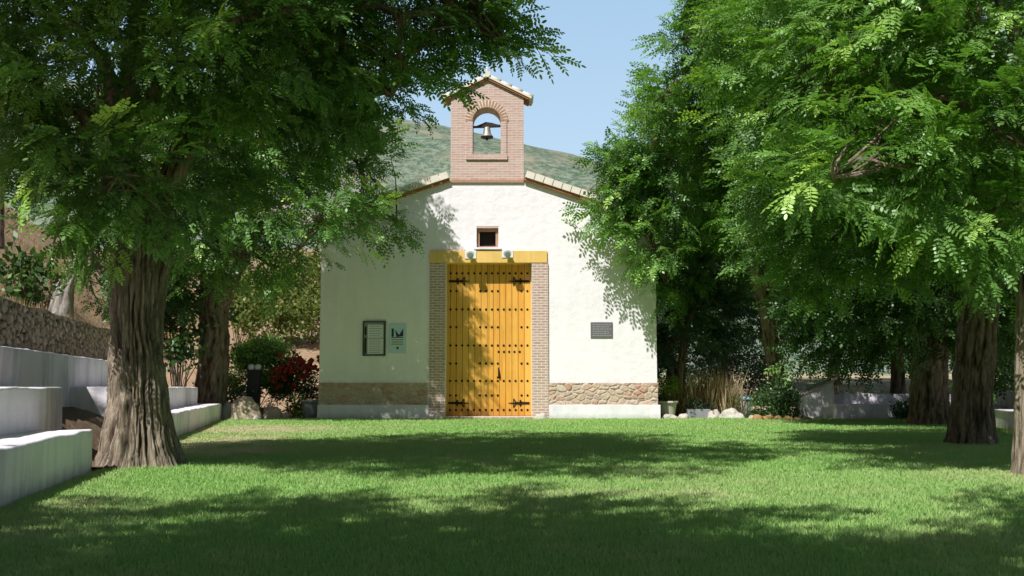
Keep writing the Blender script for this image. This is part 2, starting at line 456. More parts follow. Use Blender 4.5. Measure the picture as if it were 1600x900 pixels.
def stone_sheet(name, mapf, wd, ht, cell, res, relief, mat, parent=None, seed=0, stretch=1.4):
    nx, nz = max(2, int(wd / res)), max(2, int(ht / res))
    V = []; E = []; C = []
    for j in range(nz + 1):
        for i in range(nx + 1):
            a, b = wd * i / nx, ht * j / nz
            wob = mnoise.noise_vector(Vector((a * 3, b * 3, seed))) * .25 * cell
            q = Vector(((a + wob.x) / cell / stretch, (b + wob.y) / cell, seed * 5.3))
            ds, ps = mnoise.voronoi(q)
            e = min(1, max(0, (ds[1] - ds[0] - .04) / .16))
            edge_fade = min(1, 8 * min(i, nx - i) / nx * wd / max(ht, .1), 8 * min(j, nz - j) / nz) if relief > 0 else 1
            E.append(e); C.append(abs(math.sin(ps[0].x * 91.7 + ps[0].y * 47.3 + seed)) % 1)
            hgt = relief * e ** .5 * (.55 + .45 * C[-1]) + relief * .25 * mnoise.noise(Vector((a * 14, b * 14, 2)))
            V.append(mapf(a, b, hgt))
    ii = np.arange(nx); jj = np.arange(nz); I, J = np.meshgrid(ii, jj)
    b0 = (J * (nx + 1) + I).ravel(); Fc = np.stack([b0, b0 + 1, b0 + nx + 2, b0 + nx + 1], 1)
    o = build_np(name, np.array([tuple(v) for v in V]), Fc, mat, parent, {'edge': ('POINT', E), 'cell': ('POINT', C)}, smooth=True)
    return o

def rock(name, loc, size, mat, label, seed, cat='rock', group=None):
    bm = bmesh.new(); bmesh.ops.create_icosphere(bm, subdivisions=3, radius=1)
    for v in bm.verts:
        n = v.co.normalized()
        k = 1 + .30 * mnoise.noise(n * 1.3 + Vector((seed * 3.1, 0, 0))) + .14 * mnoise.noise(n * 3.1 + Vector((0, seed, 0))) + .06 * mnoise.noise(n * 7 + Vector((0, 0, seed)))
        v.co = Vector((n.x * k * size[0], n.y * k * size[1], max(-.25, n.z * k) * size[2]))
    me = bpy.data.meshes.new(name); bm.to_mesh(me); bm.free(); me.materials.append(mat)
    for p in me.polygons: p.use_smooth = seed % 2 == 0
    o = bpy.data.objects.new(name, me); link(o); o.location = loc; o.rotation_euler = (0, 0, seed * 1.7)
    return tag(o, label, cat, group)

# ------------------------------------------------------------------ foliage
def norm(a): return a / np.maximum(np.linalg.norm(a, axis=-1, keepdims=True), 1e-9)

def frame_np(d, up):
    d = norm(d); y = norm(np.cross(up, d)); z = np.cross(d, y)
    return np.stack([d, y, z], axis=-1)

def leaflet(p, d, wv, ln, wd, hexa):
    if hexa:
        return [p, p + d * ln * .28 + wv * wd * .92, p + d * ln * .72 + wv * wd * .85, p + d * ln, p + d * ln * .72 - wv * wd * .85, p + d * ln * .28 - wv * wd * .92]
    return [p, p + d * ln * .45 + wv * wd, p + d * ln, p + d * ln * .45 - wv * wd]

def compound_leaf(rng, pairs, L, ll, lw, hexa):
    out = []
    k = 6 if hexa else 4
    x0 = .22
    for i in range(pairs):
        s = x0 + (1 - x0) * (i + .3) / pairs
        p = np.array([s * L, 0, -.22 * L * s * s])
        sc = 1 - .35 * abs(s - .55)
        for sg in (1, -1):
            a = R(68 + rng.uniform(-9, 9)); dz = rng.uniform(-.40, .05)
            d = np.array([math.cos(a), sg * math.sin(a), dz]); d /= np.linalg.norm(d)
            wv = np.cross(np.array([0, 0, 1.]), d); wv /= np.linalg.norm(wv)
            wv = wv + np.array([0, 0, rng.uniform(-.3, .3)])
            out.append(leaflet(p, d, wv, ll * sc * rng.uniform(.85, 1.12), lw * sc, hexa))
    p = np.array([L, 0, -.22 * L]); d = np.array([.93, 0, -.36])
    out.append(leaflet(p, d, np.array([0, 1., 0]), ll, lw, hexa))
    # rachis
    w_ = .0022 if k == 6 else .003
    a, b = np.array([0, 0, 0.]), np.array([L, 0, -.22 * L]); y = np.array([0, w_, 0])
    mid = (a + b) / 2 + np.array([0, 0, .05 * L])
    out.append([a - y, mid - y, b, b + y * .3, mid + y, a + y] if hexa else [a - y, b - y * .5, b + y * .5, a + y])
    return np.array(out)          # (nl, k, 3)

def spray_templates(seed, count, nodes, pairs, L, ll, lw, hexa, twig=.62):
    rng = np.random.default_rng(seed); T = []
    for _ in range(count):
        parts = []; tints = []
        sag = rng.uniform(.05, .30); bend = rng.uniform(-.25, .25)
        for i in range(nodes):
            s = (i + .6) / nodes; x = s * twig
            base = np.array([x, bend * x * x, -sag * x * x])
            sg = 1 if i % 2 else -1
            yaw = sg * R(rng.uniform(38, 72)) * (1 - .55 * s)
            if i == nodes - 1: yaw = R(rng.uniform(-12, 12))
            pit = R(rng.uniform(-30, 22)); rl = R(rng.uniform(-28, 28))
            lf = compound_leaf(rng, pairs, L * rng.uniform(.8, 1.15), ll, lw, hexa)
            cx, sx = math.cos(rl), math.sin(rl); Rx = np.array([[1, 0, 0], [0, cx, -sx], [0, sx, cx]])
            cy_, sy = math.cos(pit), math.sin(pit); Ry = np.array([[cy_, 0, -sy], [0, 1, 0], [sy, 0, cy_]])
            cz, sz = math.cos(yaw), math.sin(yaw); Rz = np.array([[cz, -sz, 0], [sz, cz, 0], [0, 0, 1]])
            parts.append(lf @ (Rz @ Ry @ Rx).T + base)
            tints.append(np.full(len(lf), rng.uniform(-.12, .12) + .10 * s))
        # twig strip
        P = np.concatenate(parts); tn = np.concatenate(tints)
        T.append((P, tn))
    return T

def simple_templates(seed, count, n, ll, lw, spread=.25, up=.4):
    """broad-leaf / tuft clusters: n leaves around a point"""
    rng = np.random.default_rng(seed); T = []
    for _ in range(count):
        out = []
        for i in range(n):
            p = rng.normal(0, spread * .45, 3)
            d = norm(rng.normal(0, 1, 3) + np.array([.6, 0, up])); wv = norm(np.cross(d, rng.normal(0, 1, 3)))
            out.append(leaflet(p, d, wv, ll * rng.uniform(.7, 1.2), lw, False))
        T.append((np.array(out), rng.uniform(-.15, .15, n)))
    return T

def assemble(name, pos, dr, up, sc, tint, T, mat, parent=None, loc=None, seed=0):
    rng = np.random.default_rng(seed)
    n = len(pos); which = rng.integers(0, len(T), n); Rm = frame_np(dr, up)
    Vs = []; Ts = []; k = T[0][0].shape[1]
    for t in range(len(T)):
        ix = np.nonzero(which == t)[0]
        if len(ix) == 0: continue
        P, tn = T[t]; m = P.shape[0]
        Q = np.einsum('nij,mj->nmi', Rm[ix], P.reshape(-1, 3)) * sc[ix][:, None, None] + pos[ix][:, None, :]
        Vs.append(Q.reshape(-1, 3)); Ts.append((tint[ix][:, None] + tn[None, :]).ravel())
    V = np.concatenate(Vs); tt = np.clip(np.concatenate(Ts), 0, 1)
    if loc is not None: V = V - np.array(loc)
    Fc = np.arange(len(V), dtype=np.int32).reshape(-1, k)
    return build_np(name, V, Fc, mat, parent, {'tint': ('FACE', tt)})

def sample_blobs(blobs, dens, axis, seed, sq=.8, droop=.15, young=.10):
    """blobs: (centre, r[, dens multiplier]); returns pos, dir, up, scale, tint"""
    rng = np.random.default_rng(seed)
    C = np.array([tuple(b[0]) for b in blobs]); Rr = np.array([b[1] for b in blobs]); mul = np.array([b[2] if len(b) > 2 else 1 for b in blobs])
    P = []; D = []; U = []; SC = []; TI = []
    for i in range(len(blobs)):
        n = max(4, int(1.22 * dens * mul[i] * Rr[i] ** 2 * (1 + .5 * max(0, .6 - Rr[i]) / .6)))
        u = norm(rng.normal(0, 1, (n, 3))); rr = rng.uniform(0, 1, n) ** .45
        # lumpy surface
        lump = np.array([1 + .28 * mnoise.noise(Vector(tuple(x * 1.8 + C[i]))) for x in u])
        p = C[i] + u * (rr * lump)[:, None] * Rr[i] * np.array([1, 1, sq])
        dd = ((p[:, None, :] - C[None]) / np.array([1, 1, sq])); q = np.linalg.norm(dd, axis=2) / Rr[None]
        q[:, i] = 9; keep = (q.min(1) > .62) | (rng.uniform(0, 1, n) < .45)
        clump = np.array([mnoise.noise(Vector(tuple(x * 1.25 + 5))) + .5 * mnoise.noise(Vector(tuple(x * 2.9)))  for x in p])
        keep &= (clump > -.24) | (Rr[i] < .4)
        p = p[keep]; u = u[keep]; rr = rr[keep]; n = len(p)
        out = p - np.array([axis[0], axis[1], 0]); out[:, 2] = 0; out = norm(out)
        d = u * .75 + out * .65 + rng.normal(0, .42, (n, 3)); d[:, 2] -= droop
        uu = np.array([0, 0, 1.]) * .9 + u * .45 + rng.normal(0, .38, (n, 3))
        P.append(p); D.append(d); U.append(uu); SC.append(rng.uniform(.62, 1.3, n))
        t = .10 + .46 * rr * rng.uniform(.3, 1.15, n) + .14 * u[:, 2]  # crown shade put into the tint: inner sprays darker, upper ones lighter
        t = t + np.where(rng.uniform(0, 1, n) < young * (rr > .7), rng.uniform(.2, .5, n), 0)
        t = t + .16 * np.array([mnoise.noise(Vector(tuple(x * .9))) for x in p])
        TI.append(t)
    return [np.concatenate(a) for a in (P, D, U, SC, TI)]

T_FINE = spray_templates(1, 8, 9, 6, .23, .052, .0125, True, .44)
T_MED = spray_templates(2, 7, 9, 5, .26, .066, .017, False, .46)
T_FAR = spray_templates(3, 6, 8, 4, .30, .095, .027, False, .55)
T_COARSE = spray_templates(4, 4, 7, 3, .32, .14, .045, False, .8)

def ridged(a, z, seed, nr):
    """bark of long interlacing ridges: function of angle and height"""
    ca, sa = math.cos(a), math.sin(a)
    wob = .17 * mnoise.noise(Vector((ca * 1.6, sa * 1.6, z * 1.7 + seed))) + .07 * mnoise.noise(Vector((ca * 4, sa * 4, z * 5 + seed)))
    cb_, sb = math.cos(a + wob), math.sin(a + wob)
    f = abs(mnoise.noise(Vector((cb_ * nr * .42, sb * nr * .42, z * .75 + seed * 3))))
    g = abs(mnoise.noise(Vector((cb_ * nr * .9, sb * nr * .9, z * 3.0 + seed))))
    h = .5 + .5 * mnoise.noise(Vector((cb_ * nr * .8, sb * nr * .8, z * 7.0 + seed)))
    return min(1, f * 2.6) * .55 + min(1, g * 2.6) * .30 + h * .15

def trunk_arrays(path, rad, ns, step, amp, flare, seed, nr=9, flen=.35, lobes=5):
    """path: list of Vector, rad: radii; returns V, F, furrow"""
    P = [Vector(p) for p in path]; cum = [0]
    for a, b in zip(P, P[1:]): cum.append(cum[-1] + (b - a).length)
    n = max(3, int(cum[-1] / step)); V = []; fu = []; prev = None
    def samp(s):
        for i in range(len(P) - 1):
            if s <= cum[i + 1] or i == len(P) - 2:
                t = (s - cum[i]) / max(1e-6, cum[i + 1] - cum[i]); t = min(1, max(0, t))
                p0 = P[max(0, i - 1)]; p1 = P[i]; p2 = P[i + 1]; p3 = P[min(len(P) - 1, i + 2)]
                c = .5 * ((2 * p1) + (p2 - p0) * t + (2 * p0 - 5 * p1 + 4 * p2 - p3) * t * t + (3 * p1 - p0 - 3 * p2 + p3) * t ** 3)
                return c, rad[i] + (rad[i + 1] - rad[i]) * t
    pts = [samp(cum[-1] * i / n) for i in range(n + 1)]
    for i, (c, r) in enumerate(pts):
        d = (pts[min(i + 1, n)][0] - pts[max(i - 1, 0)][0]).normalized()
        u = prev or Vector((1, 0, 0)); u = (u - d * u.dot(d)).normalized(); v = d.cross(u); prev = u
        z = cum[-1] * i / n
        for k in range(ns):
            a = 2 * math.pi * k / ns
            g = ridged(a, z, seed, nr)
            big = .10 * mnoise.noise(Vector((math.cos(a) * 1.2, math.sin(a) * 1.2, z * .5 + seed)))
            fl = flare * math.exp(-z / flen) * (1 + .45 * math.cos(lobes * a + seed) + .3 * math.cos((lobes - 2) * a + 2 * seed))
            r_ = r * (1 + big + fl) + amp * (g - .5) + amp * .30 * mnoise.noise(Vector((math.cos(a) * nr * 1.6, math.sin(a) * nr * 1.6, z * 5 + seed)))
            V.append(c + (u * math.cos(a) + v * math.sin(a)) * r_); fu.append(max(0, min(1, 1.25 - g * 2.3)))
    b = np.arange(n * ns).reshape(n, ns); bn = np.roll(b, -1, 1)
    Fc = np.stack([b, bn, bn + ns, b + ns], -1).reshape(-1, 4)
    return np.array([tuple(v) for v in V]), Fc, np.array(fu)

def merge(parts):
    V = []; Fc = []; A = []; o = 0
    for v, f, a in parts: V.append(v); Fc.append(f + o); A.append(a); o += len(v)
    return np.concatenate(V), np.concatenate(Fc), np.concatenate(A)

def limb(p0, p1, r0, r1, ns=7, seed=0, sag=.12):
    p0 = Vector(p0); p1 = Vector(p1); L = (p1 - p0).length
    mid = (p0 + p1) / 2 + Vector((0, 0, L * sag)) + mnoise.noise_vector(p1 * 1.7 + Vector((seed, 0, 0))) * L * .13
    q1 = p0.lerp(mid, .5) + mnoise.noise_vector(p1 * 2.9) * L * .05; q2 = mid.lerp(p1, .5) + mnoise.noise_vector(p0 * 2.9 + p1) * L * .06
    return trunk_arrays([p0, q1, mid, q2, p1], [r0, r0 * .82 + r1 * .18, (r0 + r1) / 2, r0 * .25 + r1 * .75, r1], ns, max(.12, L / 9), r0 * .12, 0, seed, 4)

def make_tree(name, label, cat, base, trunk_parts, fork, blobs, T, dens, mat, bark, seed, limb_r=.11, sq=.8, droop=.15, group=None, young=.10, twigs=True):
    root = thing(name, label, cat, base, 0, group); b = np.array(base)
    parts = list(trunk_parts)
    fk = [Vector(f) for f in fork]
    P, D, U, SC, TI = sample_blobs(blobs, dens, (fk[0].x, fk[0].y), seed, sq, droop, young)
    big = sorted(blobs, key=lambda q: -q[1])
    nodes = []
    for i, bl in enumerate(big):
        c = Vector(bl[0]); cand = fk + [n for n in nodes if (n - c).length < (fk[0] - c).length * .75]
        src = min(cand, key=lambda n: (n - c).length + (0 if n in fk else .4))
        r0 = limb_r * min(1, .55 + bl[1] * .35) * (1 if src in fk else .55)
        parts.append(limb(src, c, r0, .035 if bl[1] > .5 else .015, 8, seed + i)); nodes.append(c)
        if twigs:
            near = np.argsort(np.linalg.norm(P - np.array(tuple(c)), axis=1))[:60]
            for j in near[::7]:
                parts.append(limb(c, P[j], .02, .006, 4, seed + i + int(j), .04))
    V, Fc, fu = merge(parts)
    build_np('trunk', V - b, Fc, bark, root, {'furrow': ('POINT', fu)}, smooth=True)
    assemble('crown', P, D, U, SC, TI, T, mat, root, base, seed)
    return root

def stick_trunk(path, rad, seed, ns=40, step=.08, amp=.03, flare=.35, nr=7, flen=.3):
    return trunk_arrays(path, rad, ns, step, amp, flare, seed, nr, flen)

def bush(name, label, cat, blobs, base, T, dens, mat, seed, sq=.9, sc=1.0, up=.5, group=None, stems=True, bark=None):
    root = thing(name, label, cat, base, 0, group); b = np.array(base)
    P, D, U, SC, TI = sample_blobs(blobs, dens, base, seed, sq, -up, .15)
    SC *= sc
    ok = P[:, 2] > base[2] - .02; P, D, U, SC, TI = P[ok], D[ok], U[ok], SC[ok], TI[ok]
    assemble('foliage', P, D, U, SC, TI, T, mat, root, base, seed)
    if stems:
        parts = [limb(Vector(base) + Vector((random.uniform(-.06, .06), random.uniform(-.06, .06), -.03)), P[j], .014, .005, 5, int(j), .05) for j in range(0, len(P), max(1, len(P) // 14))]
        V, Fc, fu = merge(parts)
        build_np('stem', V - b, Fc, bark or M['barkdark'], root, {'furrow': ('POINT', fu)}, smooth=True)
    return root

# ------------------------------------------------------------------ ground and terrain
D = 27.0
def line_x(y): return -2.06 - .2045 * y          # front foot of the left seats
CA = math.cos(math.atan(.2045))
def off_of(x, y): return (-x - 2.06 - .2045 * y) * CA
def on_line(off, y): return -(off / CA) - 2.06 - .2045 * y

def grid_sheet(name, xs, ys, hf, mat, kind='structure', attrs=None):
    X, Y = np.meshgrid(xs, ys); V = np.zeros((X.size, 3)); V[:, 0] = X.ravel(); V[:, 1] = Y.ravel()
    V[:, 2] = [hf(a, b) for a, b in zip(X.ravel(), Y.ravel())]
    nx, ny = len(xs), len(ys); I, J = np.meshgrid(np.arange(nx - 1), np.arange(ny - 1)); b0 = (J * nx + I).ravel()
    o = build_np(name, V, np.stack([b0, b0 + 1, b0 + nx + 1, b0 + nx], 1), mat, None, attrs, smooth=True)
    return tag(o, kind=kind)

def sstep(a, b, x):
    t = min(1, max(0, (x - a) / (b - a))); return t * t * (3 - 2 * t)

xs = np.unique(np.concatenate([np.linspace(-3000, -60, 14), np.linspace(-60, 60, 61), np.linspace(60, 3000, 14)]))
ys = np.unique(np.concatenate([np.linspace(-1500, -20, 8), np.linspace(-20, 90, 56), np.linspace(90, 4000, 20)]))
def ground_h(x, y):
    z = -.06
    if x > 4 or y > 40:
        z += 1.6 * sstep(34, 60, y) + .012 * max(0, y - 60) * (1 if y < 400 else 400 / y)
        z += .25 * mnoise.noise(Vector((x * .12, y * .12, 0))) * sstep(30, 36, y)
    return z
grid_sheet('ground', xs, ys, ground_h, M['ground'])

# lawn sheet (with worn, dry zones stored per vertex)
DRY = [(gp(1010, 775), 1.0, .42, .5), (gp(325, 692), 1.0, 2.4, 1.0), (gp(395, 671), 1.7, 2.2, 1.0), (gp(350, 705), .8, 1.0, .9), (gp(100, 790), .7, .8, .42), (gp(30, 830), .5, .8, .4),
       (gp(1585, 745), .8, .8, .55), (gp(1480, 700), .9, .9, .30), (gp(560, 700), 2.2, 2.5, .22), (gp(820, 790), 2.2, .7, .18), (gp(1150, 760), 1.5, 1.2, .2)]
def dry_at(x, y):
    v = 0
    for c, rx, ry, a in DRY:
        q = ((x - c.x) / rx) ** 2 + ((y - c.y) / ry) ** 2
        if q < 4: v = max(v, 1.35 * a * math.exp(-q * .9) * (.85 + .9 * mnoise.noise(Vector((x * 2.4, y * 1.6, 0)))))
    o = off_of(x, y)
    if -.55 < o < .2 and y < 27: v = max(v, .5 * (1 - abs(o) / .55) * (.75 + mnoise.noise(Vector((x * 1.3, y * .9, 4)))))
    return max(0, min(1, v))
lx = np.linspace(-9, 15, 121); ly = np.linspace(-3, 28.2, 157)
LX, LY = np.meshgrid(lx, ly)
dry_v = np.array([dry_at(a, b) for a, b in zip(LX.ravel(), LY.ravel())])
def lawn_h(x, y): return .012 * mnoise.noise(Vector((x * .6, y * .6, 0)))
lawn = grid_sheet('lawn', lx, ly, lawn_h, M['lawn'], attrs={'dry': ('POINT', dry_v)})

# grass blades
def grass():
    rng = np.random.default_rng(5); P = []
    y = 3.0
    while y < 27.3:
        dy = .25 if y < 10 else .5
        n_m2 = 17000 / (1 + (y / 4.2) ** 2)
        x0, x1 = max(line_x(y + dy) - .1, -.56 * y - 1.4), min(.56 * y + 1.6, 13)
        if y > 20: x1 = min(x1, 10.2 + (y - 20.5) * .35)
        n = int(n_m2 * (x1 - x0) * dy); P.append(np.stack([rng.uniform(x0, x1, n), rng.uniform(y, y + dy, n)], 1)); y += dy
    P = np.concatenate(P); n = len(P); yy = P[:, 1]
    o = (-P[:, 0] - 2.06 - .2045 * yy) * CA; P = P[(o < -.02) & ~((yy > 26.9) & (P[:, 0] > -5.05) & (P[:, 0] < 3.9))]; n = len(P); yy = P[:, 1]
    dry = np.array([dry_at(a, b) for a, b in P]) if n < 2000000 else np.zeros(n)
    h = rng.uniform(.012, .036, n) * (1 - .55 * dry) * (1 + .012 * yy); wd = .0021 * (1 + yy / 5.0)
    a = rng.uniform(0, 2 * math.pi, n); ln = rng.uniform(.15, .9, n) * h; b = rng.uniform(0, 2 * math.pi, n)
    B = np.stack([P[:, 0], P[:, 1], np.zeros(n)], 1); wv = np.stack([np.cos(a) * wd, np.sin(a) * wd, np.zeros(n)], 1)
    tip = B + np.stack([np.cos(b) * ln, np.sin(b) * ln, h], 1)
    V = np.stack([B - wv, B + wv, tip + wv * .25, tip - wv * .25], 1).reshape(-1, 3)
    ob = build_np('grass', V, np.arange(4 * n).reshape(-1, 4), M['blade'], None, {'tint': ('FACE', rng.uniform(0, 1, n)), 'dry': ('FACE', dry * rng.uniform(.5, 1.2, n))})
    tag(ob, 'short mown green grass covering the lawn before the chapel', 'grass', kind='stuff')
grass()

# hillside at the left and the bank behind the garden
def hill_h(x, y):
    o = off_of(x, y)
    a = -.3
    if o > 1.3: a = 1.12
    if o > 2.25: a = 1.95 + .16 * min(o - 2.25, 1.3) + max(0, min(o - 3.5, 13) ) * .78 + max(0, o - 16.5) * .22
    # gentler garden ground near the chapel
    g = .06 + .30 * max(0, o) if o > -.5 else -.3
    if o > 1.6: g = .54 + .55 * (o - 1.6)
    t = sstep(23.0, 28.0, y)
    z = a * (1 - t) + min(a if o > 3.2 else 9, g + .3 * max(0, o - 4)) * t if o > -.6 else a
    if y > 26.5 and x > -9.5: z = max(z, (.06 if y > 27.2 else -.3))
    bk = -.3
    if y > 31: bk = min(2.0, (y - 31.0) * .55) + max(0, y - 36) * .18
    bk *= 1 - sstep(-4.5, 0.0, x)
    z = max(z, bk)
    if z > .3: z += .16 * mnoise.noise(Vector((x * .8, y * .8, 0))) + .35 * mnoise.noise(Vector((x * .22, y * .22, 3))) * sstep(2, 5, z) + .05 * mnoise.noise(Vector((x * 3, y * 3, 0)))
    return z
hx = np.concatenate([np.linspace(-80, -24, 36)[:-1], np.linspace(-24, 0, 97)]); hy = np.concatenate([np.linspace(-14, 50, 190), np.linspace(51, 120, 24)])
grid_sheet('hillside', hx, hy, hill_h, M['slope'])

# straw tufts on the slope
T_STRAW = []
for _s in range(4):
    _r = np.random.default_rng(40 + _s); _o = []
    for _i in range(14):
        _p = np.array([0, 0, 0]) + _r.normal(0, .07, 3) * np.array([1, 1, 0]); _d = norm(np.array([_r.normal(0, .35), _r.normal(0, .35), 1.]))
        _o.append(leaflet(_p, _d, norm(np.cross(_d, _r.normal(0, 1, 3))), _r.uniform(.12, .38), .006, False))
    T_STRAW.append((np.array(_o), _r.uniform(-.2, .2, 14)))
def straw():
    rng = np.random.default_rng(9); P = []
    while len(P) < 9000:
        y = rng.uniform(6, 60); o = rng.uniform(2.3, 18) if rng.random() < .8 else rng.uniform(2.3, 3.6); x = on_line(o, y)
        if x < -40: continue
        if mnoise.noise(Vector((x * .5, y * .5, 7))) < -.12: continue
        P.append((x, y, hill_h(x, y) - .02))
    for _ in range(2200):
        x, y = rng.uniform(4.5, 30), rng.uniform(31, 50); P.append((x, y, ground_h(x, y) - .02))
    P = np.array(P); n = len(P); az = rng.uniform(0, 6.28, n)
    assemble('dry_grass', P, np.stack([np.cos(az), np.sin(az), 0 * az], 1), np.tile([0, 0, 1.], (n, 1)), rng.uniform(.4, 1.0, n), rng.uniform(.1, .9, n), T_STRAW, M['straw'], seed=3)
    o = bpy.data.objects['dry_grass']; tag(o, 'dry straw coloured grass covering the slope above the stone wall', 'grass', kind='stuff')
straw()

# soil mound in the gap of the seats around the trunk
def soil_h(x, y):
    o = off_of(x, y); e = min(1, max(0, (y - 10.2) / .5), max(0, (14.9 - y) / .5)) if y < 14.9 else 0
    if o < 0 or o > 1.12: return -.1
    return (.06 + .50 * min(1, o / .95)) + .04 * mnoise.noise(Vector((x * 4, y * 4, 0)))
def soil():
    V = []; n, m = 60, 16
    for j in range(n + 1):
        for i in range(m + 1):
            y = 10.15 + 13.2 * j / n if False else 10.15 + (15.0 - 10.15) * j / n; o = -.05 + 1.1 * i / m; x = on_line(o, y)
            V.append((x, y, .03 + .52 * sstep(-.05, .9, o) + .05 * mnoise.noise(Vector((x * 5, y * 5, 0)))))
    I, J = np.meshgrid(np.arange(m), np.arange(n)); b0 = (J * (m + 1) + I).ravel()
    tag(build_np('soil', np.array(V), np.stack([b0, b0 + 1, b0 + m + 2, b0 + m + 1], 1), M['soil'], smooth=True), kind='structure')
soil()

# far scrub-covered hill
def far_hill():
    ridge = [(-900, 120), (100, 150), (420, 186), (560, 204), (640, 214), (700, 224), (780, 240), (860, 258), (935, 277), (1100, 330), (1400, 420), (1700, 500), (2200, 560), (3200, 590)]
    def crest(px):
        for (a, b), (c, d) in zip(ridge, ridge[1:]):
            if a <= px <= c: return b + (d - b) * (px - a) / (c - a)
        return 590
    Y0, Y1 = 260.0, 620.0; nx, ny = 220, 70; V = []
    for j in range(ny + 1):
        for i in range(nx + 1):
            s = j / ny; px = -800 + 3900 * i / nx; Y = Y0 + (Y1 - Y0) * s
            top = at(px, crest(px), Y1); x = top.x
            z = top.z * (math.sin(min(1, s / .97) * math.pi / 2) ** 1.25)
            k = min(1, s * 3) * (1 - .85 * sstep(.6, .9, s))
            z += k * (6 * mnoise.noise(Vector((x * .012, Y * .012, 0))) - 2) + min(1, s * 3) * (1.6 * mnoise.noise(Vector((x * .04, Y * .04, 1))) + 1.0 * mnoise.noise(Vector((x * .12, Y * .12, 2))))
            k = min(1, s * 3)
            V.append((x, Y, z - 3 * (1 - k)))
    I, J = np.meshgrid(np.arange(nx), np.arange(ny)); b0 = (J * (nx + 1) + I).ravel()
    tag(build_np('hill', np.array(V), np.stack([b0, b0 + 1, b0 + nx + 2, b0 + nx + 1], 1), M['hill'], smooth=True), kind='structure')
far_hill()

# ------------------------------------------------------------------ chapel
def FX(px): return at(px, 540, D).x
def FZ(py): return at(762, py, D).z
XL, XR = FX(499.5), FX(1026); XC = FX(762.5)
APX = FZ(263); SL = .335
EAVE = APX - SL * (XR - XC)
DX0, DX1 = FX(696), FX(831); DZ = FZ(410); JX0, JX1 = FX(671), FX(857); LZ0, LZ1 = FZ(411), FZ(392)
WX0, WX1, WZ0, WZ1 = FX(744), FX(778.5), FZ(387), FZ(353)
chapel = thing('chapel', 'small white chapel with brick bell gable and golden studded double door', 'chapel', (XC, D, 0))
CX = XC
def cb(m, name, mats, parent=None):           # build in world coords, then shift under the chapel empty
    bmesh.ops.translate(m.bm, verts=m.bm.verts, vec=(0, 0, 0))
    o = m.build(name, mats, parent or chapel)
    me = o.data
    me.transform(Matrix.Translation((-XC, -D, 0)))
    return o
LEN = 13.0
m = MB()
m.plate([(XL, -.1), (XR, -.1), (XR, EAVE), (XC, APX), (XL, EAVE)],
        [[(DX0 + .002, .02), (DX1 - .002, .02), (DX1 - .002, DZ), (DX0 + .002, DZ)], [(WX0, WZ0), (WX1, WZ0), (WX1, WZ1), (WX0, WZ1)]], D, D + .55)
m.box(XL, D + .552, -.1, XL + .5, D + LEN, EAVE); m.box(XR - .5, D + .552, -.1, XR, D + LEN, EAVE)
m.plate([(XL + .5, -.1), (XR - .5, -.1), (XR - .5, EAVE), (XC, APX), (XL + .5, EAVE)], [], D + LEN - .5, D + LEN - .002)
wall = cb(m, 'wall', M['stucco'])
# plinth and stone bands
PZ, SZ = FZ(632.5), FZ(599)
for a, b in ((XL - .02, JX0 - .004), (JX1 + .004, XR + .07)):
    m = MB(); m.box(a, D - .075, -.1, b, D + .06, PZ, .012); m.bm.verts.ensure_lookup_table()
    cb(m, 'plinth', M['plinth'])
    w_ = b - a - .06; a0 = a + (.015 if a < 0 else 0)
    ob = stone_sheet('stone_band', lambda s, t, h, a0=a0: (a0 + s - XC, -.012 - h, PZ - .02 + t), w_, SZ - PZ + .03, .13, .013, .035, M['stoneband'], chapel, 3 if a < 0 else 8, 1.7)
# brick jambs, lintel beam, threshold
for a, b in ((JX0, DX0), (DX1, JX1)):
    m = MB(); m.box(a, D - .045, -.05, b, D + .40, LZ0 - .003, .006); cb(m, 'door_jamb', M['jamb'])
m = MB(); m.box(JX0 - .01, D - .06, LZ0, JX1 - .03, D + .38, LZ1, .012); cb(m, 'lintel', M['beam'])
m = MB(); m.box(DX0 - .05, D - .10, -.06, DX1 + .12, D + .50, .075, .01); cb(m, 'threshold', M['jamb'])
# door leaves
YD = D + .33; mid = (DX0 + DX1) / 2
rows = [(425, 'f'), (453, 'p'), (482, 'f'), (510, 'p'), (539, 'f'), (549, 'k'), (567.5, 'p'), (595, 'f'), (618, 'p'), (641, 'f')]
def strap(mm, x, z, sg, Ls):
    y = YD - .014
    mm.box(min(x, x + sg * Ls * .62), y - .008, z - .028, max(x, x + sg * Ls * .62), y + .01, z + .028)
    mm.tube([(x + sg * Ls * .55, y, z), (x + sg * Ls * .8, y, z), (x + sg * Ls, y, z)], [.026, .016, .006], 6)
    for q, k in ((.35, .7), (.62, 1.0)):
        for s2 in (1, -1):
            p = []
            for i in range(9):
                a = i / 8 * 4.3; r = .085 * k * (1 - .55 * i / 8)
                p.append((x + sg * (Ls * q + .10 * k * i / 8 + r * math.sin(a) * .6), y, z + s2 * (.012 + .10 * k * math.sin(min(a, 1.57)) - (.045 * (1 - math.cos(max(0, a - 1.57)))))))
            mm.tube(p, .012, 5)
